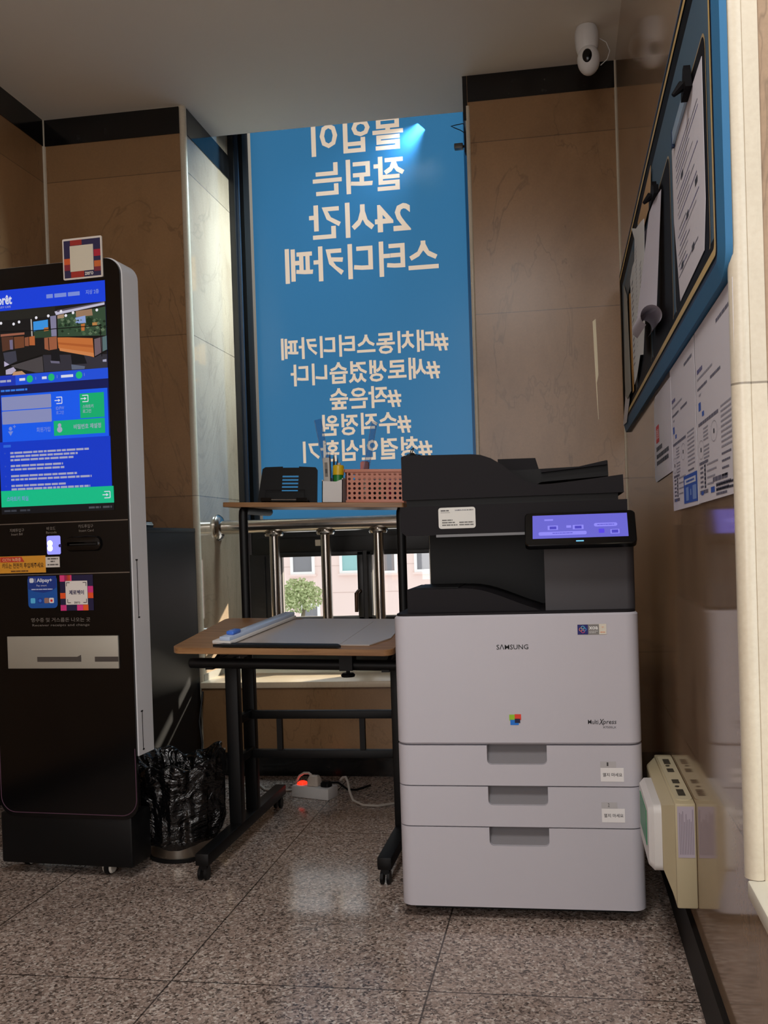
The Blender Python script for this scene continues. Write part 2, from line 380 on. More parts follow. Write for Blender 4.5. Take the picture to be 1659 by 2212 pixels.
# pale corner beads and caulked corners
def bead(x, y, z0, z1, r): return MB().tube([(x, y, z0), (x, y, z1)], r, M_BEAD, 16)
struct('trim_4', bead(WX0-.010, YB+.010, 0, ZC, .016)); struct('trim_5', bead(WX1+.004, YB+.003, .41, 2.80, .009))
b = bead(XR+.012, 1.500, .458, 2.7, .018); b.box((XR+.022, 1.484, .457), (XR+.045, 1.50, 2.7), M_BEAD); struct('trim_6', b)
b = MB(); b.tube([(XR, YB, 0), (XR, YB, ZC)], .006, M_BEAD, 8); struct('trim_7', b)
b = MB(); b.tube([(XL, YB, 0), (XL, YB, ZC)], .010, M_BEAD, 8); b.tube([(XL, YR, ZC), (XL, YB, ZC), (WX0-.02, YB, ZC)], .004, M_BEAD, 6); struct('trim_8', b)
b = MB(); b.box((XL, 3.876, 0), (WX0, YB, .10), M_BLACKSTONE); b.box((WX0, 3.856, 0), (WX1, 3.868, .10), M_BLACKSTONE); b.box((WX1, 3.876, 0), (XR, YB, .10), M_BLACKSTONE); struct('baseboard_back', b)
struct('baseboard_right', MB().box((XR-.012, YR, 0), (XR, 3.876, .118), mat('matt_black_skirting', (14,13,13), .55, 0, .2)))
struct('baseboard_left', MB().box((XL, YR, 0), (XL+.012, 3.876, .10), M_BLACKSTONE))
b = MB(); b.box((WX0, 3.853, .38), (WX1, 4.47, .406), M_SILL, bevel=.003); struct('trim_9', b)
b = MB(); b.box((WX0, 3.89, .406), (WX0+.006, 4.43, .437), mat('grey_skirting', (150,148,140), .3)); struct('trim_10', b)  # skirting strip with a grey reflection put into its colour
b = MB(); b.box((XR-.004, .0, .43), (XR+.3, 1.488, .457), mat('white_sill', (226,222,204), .45), bevel=.003); struct('trim_11', b)

# ------------------------------------------------------------------ end window
win = bpy.data.objects.new('window_1', None); COL.objects.link(win); win.location = (-.95, 4.46, .41); win['kind'] = 'structure'
INV[win.name] = Matrix.Translation((-.95, 4.46, .41)).inverted()
b = MB()
b.box((WX0, 4.43, .406), (-1.548, 4.60, 3.6), M_FRAME); b.box((-1.548, 4.447, 1.115), (-1.530, 4.60, 3.6), M_FRAMEREFL); b.box((-1.530, 4.46, .406), (-1.510, 4.60, 3.6), mat('matt_black_frame', (8,8,8), .7, 0, .1))
b.box((-.376, 4.44, .406), (WX1, 4.60, 3.6), M_FRAME)
b.box((-1.52, 4.435, .948), (-.376, 4.60, 1.118), M_FRAME, bevel=.004); b.box((-1.49, 4.425, 1.03), (-.376, 4.45, 1.045), M_FRAME)
b.box((-1.535, 4.435, .406), (-.376, 4.52, .618), M_FRAME, bevel=.004); b.box((-1.52, 4.43, 3.5), (-.376, 4.60, 3.6), M_FRAME)
b.box((-.445, 4.44, .61), (-.376, 4.52, .95), M_FRAME); b.build('window_frame', win)
b = MB(); b.box((-1.535, 4.44, .61), (-1.395, 4.51, .95), M_FRAME); b.box((-1.462, 4.43, .62), (-1.455, 4.44, .94), M_FRAME); b.build('side_panel', win)
def sash(x0, x1):
    b = MB()
    for (p, q) in (((x0-.022, 4.428, .612), (x0, 4.48, .952)), ((x1, 4.428, .612), (x1+.03, 4.48, .952)), ((x0-.022, 4.428, .612), (x1+.03, 4.48, .634)), ((x0-.022, 4.428, .933), (x1+.03, 4.48, .955))):
        b.box(p, q, M_FRAME, bevel=.003)
    for (p, q) in (((x0, 4.44, .634), (x0+.004, 4.455, .933)), ((x0, 4.44, .634), (x1, 4.455, .638))): b.box(p, q, mat('glazing_bead', (150,146,138), .4))
    o = b.build('sash', win); MB().box((x0, 4.462, .634), (x1, 4.466, .933), M_GLASS).build('pane', o); return o
s1 = sash(-1.372, -.988); sash(-.918, -.472)
MB().box((-.988, 4.432, .612), (-.92, 4.52, .955), M_FRAME).build('mullion', win)
b = MB(); b.tube([(-.978, 4.43, .758), (-.978, 4.395, .758), (-.985, 4.385, .75), (-.987, 4.383, .66)], [.012, .011, .011, .009], mat('bronze_handle', (70,48,34), .3, .6)); b.build('handle', win)
MB().box((-1.195, 4.432, .985), (-1.165, 4.4352, 1.015), ink((196,184,164))).build('sticker', win)
MB().box((-1.52, 4.565, 1.118), (-.376, 4.571, 3.5), M_GLASS).build('upper_pane', win)

# side window beside the camera
w2 = bpy.data.objects.new('window_2', None); COL.objects.link(w2); w2.location = (XR+.27, .75, .46); w2['kind'] = 'structure'
INV[w2.name] = Matrix.Translation((XR+.27, .75, .46)).inverted()
b = MB()
for (p, q) in (((XR+.25, 0, .43), (XR+.31, .05, 2.7)), ((XR+.25, 1.44, .43), (XR+.31, 1.49, 2.7)), ((XR+.25, 0, 2.65), (XR+.31, 1.49, 2.7)), ((XR+.25, 0, .43), (XR+.31, 1.49, .48)), ((XR+.25, 0, 1.2), (XR+.31, 1.49, 1.26))): b.box(p, q, M_FRAME)
b.build('window_frame', w2); MB().box((XR+.275, .05, .48), (XR+.28, 1.44, 2.65), M_GLASS).build('pane', w2)

# blue lettered film on the upper pane: lettering read from outside, so mirrored here
ROWS = [('몰입이', 2.988, .168, .46), ('잘되는', 2.79, .168, .458), ('24시간', 2.579, .172, .508), ('스터디카페', 2.376, .172, .768), ('#대치동스터디카페', 1.967, .108, .838), ('#새로생겼습니다', 1.834, .108, .748), ('#작은숲', 1.706, .108, .358), ('#수직정원', 1.578, .108, .447), ('#청결안심환기', 1.451, .108, .648)]
from mathutils.geometry import delaunay_2d_cdt
def film_faces():
    """one triangulation of the sheet: what falls inside a letter belongs to that line, the rest is blue film"""
    pts, edges, lets = [], [], []
    for t, zc, h, wd in ROWS:
        v, f = glyphs(t)
        o_ = .0026 if h < .15 else .0042
        ax = min(p[0] for p in v); bx = max(p[0] for p in v); ay = min(p[1] for p in v); by = max(p[1] for p in v)
        q = [(.932 - wd/2 + o_ + (p[0]-ax)/(bx-ax)*(wd-2*o_), zc - h/2 + o_ + (p[1]-ay)/(by-ay)*(h-2*o_)) for p in v]
        key = {}; idx = [key.setdefault((round(p[0], 6), round(p[1], 6)), k_) for k_, p in enumerate(q)]
        dirs = set()
        for g in f:
            g = [idx[k_] for k_ in g]
            ar = sum(q[a][0]*q[c2][1]-q[c2][0]*q[a][1] for a, c2 in zip(g, g[1:]+g[:1]))
            if ar < 0: g = g[::-1]
            dirs.update(zip(g, g[1:]+g[:1]))
        segs = [(a, c2) for a, c2 in dirs if (c2, a) not in dirs and a != c2]
        nxt = dict(segs); prv = {c2: a for a, c2 in segs}; new = {}
        def nrm(a, c2):
            d = Vector(q[c2]) - Vector(q[a]); d.normalize(); return Vector((d.y, -d.x))
        for a in nxt:
            if a not in prv: continue
            n1 = nrm(prv[a], a); n2 = nrm(a, nxt[a]); m_ = (n1+n2)/max(1+n1.dot(n2), .35)
            new[a] = Vector(q[a]) + m_*o_
        base = len(pts); ids = {a: base+k_ for k_, a in enumerate(new)}; pts += [tuple(p) for p in new.values()]
        edges += [(ids[a], ids[c2]) for a, c2 in segs if a in ids and c2 in ids]
        tris = []
        for g in f:
            for k_ in range(1, len(g)-1):
                tr = (q[g[0]], q[g[k_]], q[g[k_+1]]); tris.append((min(p[0] for p in tr), max(p[0] for p in tr), min(p[1] for p in tr), max(p[1] for p in tr), tr))
        sg = [(min(q[a][0], q[c2][0])-o_, max(q[a][0], q[c2][0])+o_, min(q[a][1], q[c2][1])-o_, max(q[a][1], q[c2][1])+o_, q[a], q[c2]) for a, c2 in segs]
        lets.append((zc-h/2-.004, zc+h/2+.004, tris, sg, o_))
    base = len(pts); pts += [(.392, 1.12), (1.474, 1.12), (1.474, 3.34), (.392, 3.34)]; edges += [(base+k_, base+(k_+1) % 4) for k_ in range(4)]
    ov, oe, of = delaunay_2d_cdt([Vector(p) for p in pts], edges, [], 0, 1e-6)[:3]
    def inside(cx, cz, L):
        za, zb, tris, sg, o_ = L
        for x0, x1, y0, y1, (A, B_, C_) in tris:
            if x0 <= cx <= x1 and y0 <= cz <= y1:
                d1 = (B_[0]-A[0])*(cz-A[1])-(B_[1]-A[1])*(cx-A[0]); d2 = (C_[0]-B_[0])*(cz-B_[1])-(C_[1]-B_[1])*(cx-B_[0]); d3 = (A[0]-C_[0])*(cz-C_[1])-(A[1]-C_[1])*(cx-C_[0])
                if (d1 >= 0 and d2 >= 0 and d3 >= 0) or (d1 <= 0 and d2 <= 0 and d3 <= 0): return True
        for x0, x1, y0, y1, A, B_ in sg:
            if x0 <= cx <= x1 and y0 <= cz <= y1:
                dx, dy = B_[0]-A[0], B_[1]-A[1]; u = max(0, min(1, ((cx-A[0])*dx+(cz-A[1])*dy)/max(dx*dx+dy*dy, 1e-12)))
                if (cx-A[0]-u*dx)**2+(cz-A[1]-u*dy)**2 < (o_*1.02)**2: return True
        return False
    out = [[] for _ in range(len(ROWS)+1)]
    for g in of:
        cx = sum(ov[k_].x for k_ in g)/len(g); cz = sum(ov[k_].y for k_ in g)/len(g); row = len(ROWS)
        for r_, L in enumerate(lets):
            if L[0] <= cz <= L[1] and inside(cx, cz, L): row = r_; break
        out[row].append(tuple(g))
    return [(p.x, p.y, 0) for p in ov], out
fs = thing('window_film_sign', 'tall blue film banner with mirrored pale lettering on the end window', 'window sign', (-.95, 4.56, 1.122))
FWIN = Matrix.Translation((0, 4.56, 1.0)) @ Matrix.Scale(4.56/4.4845, 4) @ Matrix.Translation((0, 0, -1.0)) @ frame((-1, 0, 0), (0, 0, 1), (0, 0, 0))
fv, fo_ = film_faces()
for k_, fl in enumerate(fo_):
    use = sorted(set(i for g in fl for i in g)); mp_ = {a: n_ for n_, a in enumerate(use)}
    b = MB(); b.add([fv[a] for a in use], [tuple(mp_[a] for a in g) for g in fl], M_FILM if k_ == len(ROWS) else M_FILMTXT, FWIN)
    o = b.build('film' if k_ == len(ROWS) else 'lettering_line', fs, recalc=False)
    if k_ < len(ROWS): o['label'] = 'pale mirrored lettering'

# stainless guard rail across the recess
t = thing('guard_rail', 'stainless steel guard rail with round posts across the window recess', 'railing', (-.95, 4.125, .41))
MB().tube([(WX0, 4.125, 1.084), (WX1, 4.125, 1.084)], .032, M_STEEL, 24).build('top_rail', t)
MB().tube([(WX0, 4.125, .60), (WX1, 4.125, .60)], .022, M_STEEL, 20).build('lower_rail', t)
for x in (WX0, WX1):
    for z, r_ in ((1.084, .062), (.60, .045)):
        s_ = 1 if x == WX0 else -1
        MB().tube([(x, 4.125, z), (x+.006*s_, 4.125, z), (x+.018*s_, 4.125, z), (x+.026*s_, 4.125, z)], [r_, r_, r_*.85, r_*.55], M_STEEL, 24).build('flange', t)
for x in (-1.305, -1.063, -.818, -.565):
    po = MB().tube([(x, 4.125, .60), (x, 4.125, 1.06)], .0235, M_STEEL, 20).build('post', t)
    MB().tube([(x, 4.125, 1.036), (x, 4.125, 1.045), (x, 4.125, 1.056)], [.041, .045, .03], M_STEEL, 20).build('collar', po)

# small sensor with a loose wire beside the film
t = thing('window_sensor', 'small dark sensor clip with loose wire at the top right of the end window', 'sensor', (-.39, 4.27, 2.78))
b = MB(); b.box((-.384, 4.25, 2.76), (-.366, 4.29, 2.90), M_DARKP, bevel=.003); b.box((-.432, 4.255, 2.785), (-.392, 4.285, 2.808), mat('sensor_grey', (96,92,88), .4, .5), bevel=.002); b.box((-.394, 4.265, 2.792), (-.38, 4.275, 2.80), M_DARKP); b.build('housing', t)
MB().tube([(-.375, 4.27, 2.89), (-.39, 4.27, 2.90), (-.42, 4.27, 2.897), (-.445, 4.268, 2.892), (-.43, 4.27, 2.885), (-.40, 4.27, 2.87), (-.375, 4.27, 2.85)], .002, M_DARKP, 6).build('wire', t)

# ------------------------------------------------------------------ view outside
M_FAC = paint('pink_facade', (236,214,206), .9, .01, 3)
t = thing('apartment_building', 'pale pink tiled apartment building seen through the low window panes', 'building', (-8, 42, -6))
b = MB(); b.box((-40, 42, -6), (25, 46, 9), M_FAC)
for z in (-2.6, -1.35, -.1, 2.4): b.box((-40, 41.99, z), (25, 42, z+.02), mat('facade_joint', (205,180,172), .9))
b.build('wall', t)
K = 42/16
def outwin(x0, x1, z0, z1, g):
    b = MB(); fw_ = .13
    for (p, q) in (((x0-fw_, 41.88, z0-fw_), (x0, 42, z1+fw_)), ((x1, 41.88, z0-fw_), (x1+fw_, 42, z1+fw_)), ((x0, 41.88, z0-fw_), (x1, 42, z0)), ((x0, 41.88, z1), (x1, 42, z1+fw_))): b.box(p, q, mat('white_window_frame', (240,240,238), .6))
    b.box((x0-.2, 41.8, z0-fw_-.08), (x1+.2, 42, z0-fw_), M_FAC)
    o = b.build('window', t); MB().box((x0, 41.95, z0), (x1, 41.99, z1), g).build('pane', o)
g1 = mat('grey_screen', (128,128,132), .5); g2 = mat('teal_pane', (150,196,196), .2)
outwin(-12.4, -11.5, -.33, 1.0, g1); outwin(-10.05, -9.3, -.33, 1.0, g2); outwin(-8.1, -7.6, -.38, 1.0, g1); outwin(-6.55, -5.7, -.36, 1.0, g1); outwin(-12.0, -11.3, -2.9, -1.95, g1); outwin(-4.4, -3.6, -.36, 1.0, g1)
t = thing('garden_tree', 'round clipped green tree in front of the pink building outside', 'tree', (-11.0, 38, -6))
b = MB(); b.tube([(-11.05, 38, -6), (-11.0, 38, -2.75), (-10.88, 38, -2.05), (-10.75, 38, -1.3)], [.14, .12, .09, .05], mat('bark', (120,110,92), .9)); b.build('trunk', t)
M_LEAF = mat('leaf_green', (176,190,140), .8)
nt = M_LEAF.node_tree; nt.links.new(ramp(nt, noise(nt, None, 30, 2).outputs[0], [(.35, (146,166,108)), (.65, (202,208,160))]), nt.nodes['Principled BSDF'].inputs['Base Color'])
b = MB()
for i in range(1500):
    a = random.uniform(0, 2*math.pi); u = random.uniform(-1, 1); q = random.random()**.4
    s_ = math.sqrt(1-u*u)
    pz = -1.2 + .74*u*q; px_ = -11.05 + (1.1-.25*max(0, u))*s_*math.cos(a)*q; py_ = 38 + .9*s_*math.sin(a)*q
    d = Vector((random.gauss(0, 1), random.gauss(0, 1), random.gauss(0, 1))).normalized()*.085; e = d.cross(Vector((random.gauss(0, 1), random.gauss(0, 1), .3))).normalized()*.05
    p = Vector((px_, py_, pz)); b.add([tuple(p-d), tuple(p+e), tuple(p+d), tuple(p-e)], [(0, 1, 2, 3)], M_LEAF)
b.build('crown', t, recalc=False)
for (sx_, lab) in ((-10.95, 'low green shrub under the clipped tree outside'), (-9.45, 'low green shrub right of the clipped tree outside')):
    b = MB()
    for i in range(350):
        a = random.uniform(0, 2*math.pi); q = random.random()**.5; h = random.random()
        p = Vector((sx_+.55*q*math.cos(a)*(1-.3*h), 37.4+.4*q*math.sin(a), -2.75+.6*h)); d = Vector((random.gauss(0, 1), random.gauss(0, 1), random.gauss(0, 1))).normalized()*.085; e = d.cross(Vector((.3, .2, 1))).normalized()*.05
        b.add([tuple(p-d), tuple(p+e), tuple(p+d), tuple(p-e)], [(0, 1, 2, 3)], M_LEAF)
    tag(b.build('garden_shrub', recalc=False), lab, 'shrub', 'shrubs outside the window')

# ------------------------------------------------------------------ photocopier
t = thing('photocopier', 'light grey office photocopier with black scanner top in front of the window', 'photocopier', (-.13, 2.7, 0))
CX0, CX1, CY0, CY1 = -.446, .1885, 2.405, 3.05
FC = frame((1, 0, 0), (0, 0, 1), (0, CY0, 0))
def plan(x0, x1, y0, y1, r, n=6): return rr(x0, y0, x1, y1, r, n, (1, 0, 0, 1))
def slab(x0, x1, y0, y1, z0, z1, m, r=.034, e=.004):
    L = []
    for ins, z in ((e, z0), (0, z0+e), (0, z1-e), (e, z1)):
        L.append([(p[0], p[1], z) for p in plan(x0+ins, x1-ins, y0+ins, y1, r-ins*.5)])
    return MB().loft(L, m)
MB().box((CX0+.012, CY0+.03, .03), (CX1-.012, CY1-.01, .80), M_GREYIN).build('body', t)
dr = slab(CX0, CX1, CY0, CY1, .4615, .7985, M_GREY, .034, .005).build('front_door', t)
b = MB(); b.text(FC, 'SΛMSUNG', -.1745, .7085, -.0925, .7215, ink((18,18,20)), .0008, .006)
b.build('brand_lettering', dr, recalc=False)
b = MB(); b.rect(FC, -.147, .524, -.133, .5395, ink((150,200,40)), .0008); b.rect(FC, -.133, .5255, -.1165, .5405, ink((232,64,40)), .0008); b.rect(FC, -.1445, .5125, -.123, .526, ink((20,120,220)), .001); b.rect(FC, -.133, .518, -.119, .529, ink((20,20,60)), .0013); b.build('colour_mark', dr, recalc=False)
b = MB(); b.text(FC, 'Multi', .0535, .5145, .0795, .5255, ink((26,26,28)), .0008, .004); b.text(FC, 'X', .081, .513, .091, .5275, ink((26,26,28)), .0008, .014, .2); b.text(FC, 'press', .091, .511, .1235, .5225, ink((26,26,28)), .0008, .004, .15); b.text(FC, 'X7500LX', .0905, .5035, .124, .509, ink((70,70,74)), .0008); b.build('model_lettering', dr, recalc=False)
b = MB(); z = .0008
b.rect(FC, .0335, .7435, .1065, .7705, ink((196,192,186)), z); b.rect(FC, .034, .744, .0605, .7695, ink((24,26,110)), z+.0004); b.rect(FC, .0605, .744, .088, .7695, ink((128,126,124)), z+.0004); b.rect(FC, .0885, .744, .1065, .7705, ink((222,216,200)), z+.0004)
b.text(FC, 'xoa', .063, .7565, .0855, .7645, ink((240,240,240)), z+.0008, .02); b.dashes(FC, .063, .085, .7515, .0015, ink((215,215,215)), z+.0008); b.dashes(FC, .063, .08, .7475, .0015, ink((215,215,215)), z+.0008)
for (cx, cz, col) in ((.0425, .757, (240,150,110)), (.0475, .7525, (230,90,140)), (.0515, .757, (80,180,240)), (.0475, .7615, (110,210,230))):
    for k in range(10):
        a0, a1 = 2*math.pi*k/10, 2*math.pi*(k+1)/10; b.line(FC, (cx+.0042*math.cos(a0), cz+.0042*math.sin(a0)), (cx+.0042*math.cos(a1), cz+.0042*math.sin(a1)), .0013, ink(col), z+.0008)
b.dashes(FC, .0915, .103, .7485, .002, ink((228,150,110)), z+.0008); b.dashes(FC, .095, .1, .761, .003, ink((226,190,160)), z+.0008); b.build('sticker', dr, recalc=False)
def drawer(z0, z1, hz, num=None):
    hx0, hx1 = -.208, -.0535
    b = MB(); e = .004
    def part(pl, za, zb):
        b.loft([[(p[0], p[1], z_) for p in pl] for z_ in (za, zb)], M_GREY)
    pl = plan(CX0, CX1, CY0, CY0+.05, .034)
    left = [p for p in pl if p[0] < -.3]; right = [p for p in pl if p[0] > 0]
    left = [(hx0, CY0+.05)] + left + [(hx0, CY0)]; right = [(hx1, CY0)] + right + [(hx1, CY0+.05)]
    part(left, z0, z1); part(right, z0, z1); b.box((hx0, CY0, z0), (hx1, CY0+.05, hz), M_GREY)
    n = 5; r_ = .012
    for sx_, xx in ((1, hx0), (-1, hx1)):                       # rounded lower corners of the grip
        pts = [(xx, hz)] + [(xx + sx_*(r_ - r_*math.sin(R(90*k/n))), hz + r_ - r_*math.cos(R(90*k/n))) for k in range(n+1)]
        b.prism(pts, 'y', CY0, CY0+.03, M_GREY)
    b.box((CX0, CY0+.05, z0), (CX1, CY1, z1), M_GREY)
    o = b.build('drawer', t)
    MB().prism([(CY0+.012, hz), (CY0+.05, hz), (CY0+.05, z1), (CY0+.034, z1)], 'x', hx0, hx1, M_GREYIN).build('grip_recess', o)
    if num:
        b = MB(); b.rect(FC, .081, num[0]-.008, .121, num[0]+.0075, ink((186,184,186)), .0006); b.text(FC, num[1], .0975, num[0]-.004, .1015, num[0]+.0055, ink((60,58,58)), .001); b.build('number_tag', o, recalc=False)
        b = MB(); b.rect(FC, .0815, num[0]-.044, .1395, num[0]-.0085, ink((236,234,234)), .0008); b.text(FC, '열지 마세요', .087, num[0]-.031, .1355, num[0]-.0215, ink((40,36,40)), .0012, .008); b.build('notice_sticker', o, recalc=False)
    return o
drawer(.3545, .4585, .409, (.411, '1')); drawer(.2475, .3515, .303, (.3065, '2')); drawer(.036, .2445, .197)
b = MB(); b.box((CX0+.03, CY0+.05, .012), (CX1-.03, CY1-.03, .034), M_BLACKP); b.build('plinth', t)
for x in (CX0+.08, CX1-.08):
    for y in (CY0+.09, CY1-.09): MB().tube([(x-.012, y, .018), (x+.012, y, .018)], .018, M_BLACKP, 14).build('caster', t)
# upper works
b = MB(); b.loft([[(p[0], p[1], z_) for p in plan(CX0+.006, CX1-.006, CY0+.006, CY1, .03)] for z_ in (.7985, .804)], M_DARKP); b.build('top_plate', t)
b = MB(); pf = [(-.414, .804), (-.414, .866), (-.26, .866)] + [(-.26+.19*k/8, .866-.058*(k/8)**2*(2-k/8)) for k in range(1, 9)] + [(-.06, .804)]
b.prism(pf, 'y', 2.46, 2.72, M_DARKP); b.box((-.40, 2.50, .866), (-.28, 2.70, .868), M_BLACKP); b.build('output_tray', t)
b = MB(); b.box((-.385, 2.72, .80), (CX1-.004, 3.04, 1.02), M_BLACKP); b.box((.1, 2.60, .80), (CX1-.003, 3.04, 1.02), M_BLACKP); b.build('rear_column', t)
b = MB(); b.loft([[(p[0], p[1], z_) for p in rr(-.046, 2.452, CX1-.003, 2.72, .022, 6, (1, 0, 0, 0))] for z_ in (.804, 1.015)], M_COLUMN); b.build('front_column', t)
b = MB(); b.prism([(-.412, 1.010), (-.426, 1.022), (-.426, 1.088), (.172, 1.088), (.172, 1.010)], 'y', 2.46, 3.0, M_DARKP)
b.box((-.41, 2.475, 1.088), (.15, 2.99, 1.106), M_BLACKP); b.box((-.33, 2.458, 1.004), (-.09, 2.47, 1.011), mat('grey_edge', (96,96,98), .3)); b.build('scanner', t)
b = MB(); b.rrect(frame((1,0,0), (0,0,1), (0, 2.46, 0)), -.3225, 1.0265, -.2235, 1.0825, .007, ink((226,226,220)), .0008)
FL = frame((1, 0, 0), (0, 0, 1), (0, 2.4590, 0))
b.text(FL, 'SAMSUNG', -.278, 1.0735, -.2475, 1.0765, ink((30,34,80)), .0004, .01); b.dashes(FL, -.246, -.229, 1.0735, .0028, ink((130,130,130)), .0004)
b.dashes(FL, -.316, -.294, 1.073, .003, ink((90,90,92)), .0004); b.dashes(FL, -.316, -.291, 1.069, .0009, ink((130,130,130)), .0004)
for k, (xa, xb) in enumerate(((-.313, -.285), (-.313, -.277), (-.313, -.272))): b.dashes(FL, xa, xb, 1.0475-.0065*k, .003, ink((110,110,108)), .0004)
for k in range(2): b.dashes(FL, -.267, -.229, 1.041-.0065*k, .003, ink((110,110,108)), .0004)
b.build('service_label', t, recalc=False)
prof = [(-.419, 1.106), (-.419, 1.222), (-.41, 1.226), (-.23, 1.222), (-.205, 1.219), (-.178, 1.209), (-.148, 1.190), (-.119, 1.165), (-.089, 1.145), (-.068, 1.1365), (-.047, 1.1345), (-.02, 1.1355), (.001, 1.137), (.085, 1.1445), (.163, 1.1525), (.164, 1.106)]
b = MB(); b.prism(prof, 'y', 2.46, 2.50, M_DARKP); b.prism([(p[0], p[1]) if p[0] < -.17 or p[1] < 1.11 else (p[0], min(p[1], 1.118 if p[0] > -.1 else p[1])) for p in prof], 'y', 2.50, 2.97, M_DARKP)
b.prism(prof, 'y', 2.90, 2.97, M_DARKP); b.build('document_feeder', t)
b = MB(); b.prism([(-.12, 1.12), (-.155, 1.185), (.11, 1.19), (.133, 1.203), (.134, 1.16), (-.05, 1.15)], 'y', 2.62, 2.86, M_BLACKP)
b.prism([(-.172, 1.17), (-.172, 1.221), (-.066, 1.220), (-.052, 1.17)], 'y', 2.645, 2.665, M_DARKP); b.prism([(-.05, 1.185), (.03, 1.183), (.13, 1.202), (.13, 1.19), (-.05, 1.175)], 'y', 2.60, 2.63, M_DARKP); b.build('document_tray', t)
for x in (-.40, -.2): MB().box((x, 2.93, 1.08), (x+.05, 3.0, 1.11), M_BLACKP).build('hinge', t)
# tilted control panel
FPn = frame((1, 0, 0), (0, .06, .086), (-.0915, 2.352, .9755))
b = MB(); W_, H_ = .2775, .102
b.loft([[(p[0], p[1], z_) for p in rr(ins, ins, W_-ins, H_-ins, .012)] for ins, z_ in ((.004, -.022), (0, -.018), (0, -.002), (.002, 0))], M_GLOSSBLACK, FPn)
pn = b.build('control_panel', t)
b = MB(); S0 = (.020, .020, .2575, .092)
b.rect(FPn, *S0, em((112,108,222), .85), .0006)
vi = em((146,140,250), .95); dv = em((84,76,210), .8)
b.rrect(FPn, .035, .029, .155, .040, .004, vi, .001); b.rect(FPn, .058, .0455, .084, .059, vi, .001); b.rect(FPn, .063, .0475, .08, .056, dv, .0013); b.rect(FPn, .121, .0455, .148, .059, vi, .001); b.rect(FPn, .126, .0475, .143, .056, dv, .0013); b.rect(FPn, .105, .051, .117, .0585, vi, .001)
b.rrect(FPn, .174, .052, .232, .063, .005, vi, .001); b.rrect(FPn, .185, .032, .199, .045, .002, em((90,70,240), .9), .001); b.rect(FPn, .214, .029, .236, .0425, vi, .001); b.rect(FPn, .217, .031, .233, .0405, dv, .0013)
b.dashes(FPn, .05, .072, .0745, .005, vi, .001); b.dashes(FPn, .07, .12, .034, .002, dv, .0013); b.dashes(FPn, .182, .226, .0565, .002, dv, .0013)
o = b.build('touch_screen', pn, recalc=False); o['label'] = 'lit violet touch screen'
b = MB(); b.rect(FPn, .128, .0085, .147, .0115, em((120,200,255), 1.4), .0008); b.build('indicator_light', pn, recalc=False)
b = MB(); b.box((-.05, 2.40, .985), (.16, 2.47, 1.01), M_BLACKP); b.build('panel_bracket', t)

bc = thing('binder_clip', 'small black binder clip lying on the top left of the photocopier', 'clip', (-.415, 2.6, 1.226))
b = MB(); Mclip = Matrix.Translation((-.415, 2.6, 1.226)) @ Matrix.Rotation(R(25), 4, 'Z')
b.prism([(-.02, 0), (.02, 0), (.004, .018), (-.004, .018)], 'y', -.022, .022, M_BLACKP, Mclip); b.build('spring_body', bc)
b = MB(); b.tube([(0, -.01, .016), (.006, -.012, .03), (.01, 0, .034), (.006, .012, .03), (0, .01, .016)], .0014, M_DARKP, 6, Mclip); b.tube([(0, -.01, .016), (.026, -.012, .012), (.03, 0, .010), (.026, .012, .012), (0, .01, .016)], .0014, M_DARKP, 6, Mclip); b.build('wire_lever', bc)

# ------------------------------------------------------------------ payment kiosk
TH = R(4.0)
ko = Vector((-1.28, 2.62, 0)); kux = Vector((math.cos(TH), -math.sin(TH), 0)); kn = Vector((math.sin(TH), math.cos(TH), 0))
FK = frame(kux, (0, 0, 1), ko)                       # local: x right, y up, z towards the viewer
KB = Matrix.Identity(4)
for i in range(3): KB[i][0] = kux[i]; KB[i][1] = kn[i]; KB[i][2] = (0, 0, 1)[i]; KB[i][3] = ko[i]
kc = ko + kux*-.235 + kn*.1
k = thing('payment_kiosk', 'tall black self-service payment kiosk with white sides and lit screen', 'kiosk', kc, -TH)
b = MB(KB); outer = rr(-.470, .377, .007, 1.874, .052, 8, (0, 1, 1, 0))
b.prism(outer, 'y', .004, .094, M_KWHITE); sh = b.build('white_shell', k)
for (w0, w1) in ((.79, .968), (.39, .51)):
    b = MB(KB); b.box((.0065, .028, w0), (.0078, .0305, w1), M_BLACKP); b.box((.0065, .022, w1-.004), (.0080, .034, w1), M_BLACKP); b.box((.0065, .026, w0), (.0080, .036, w0+.004), M_BLACKP); b.build('side_slot', sh)
b = MB(KB); b.prism(rr(-.468, .185, .003, 1.871, .05, 8), 'y', -.004, .006, M_GLOSSBLACK); fp = b.build('front_panel', k)
b = MB(FK); b.rect(ID, -.466, 1.0855, .002, 1.0885, mat('silver_line', (150,144,138), .3, .8), .0048); b.rect(ID, -.466, .9285, .002, .9315, mat('silver_line'), .0048); b.build('trim_line', fp, recalc=False)
ring = rr(-.464, .197, -.002, .96, .05, 8, (1, 0, 0, 1)); b = MB(FK); P_ = [p for p in ring if p[1] < .9]; P_ = sorted(P_[:9], key=lambda p: 0) and P_
path = [(-.002, .40)] + P_[:9] + P_[-9:] + [(-.464, .40)]
order = rr(-.464, .197, -.002, .40, .05, 8, (1, 0, 0, 1))
cr_ = [p for p in order if p[1] < .3]; right_c = cr_[:9]; left_c = cr_[9:]
b.tube([(-.002, .40, .0042)] + [(p[0], p[1], .0042) for p in reversed(right_c)] + [(p[0], p[1], .0042) for p in reversed(left_c)] + [(-.464, .40, .0042)], .0012, mat('dim_violet_edge', (90,60,80), .4), 6); b.build('lower_edge_line', fp)
b = MB(KB); b.box((-.474, .0, .036), (-.024, .115, .195), M_BLACKP, bevel=.008); b.build('base', k)
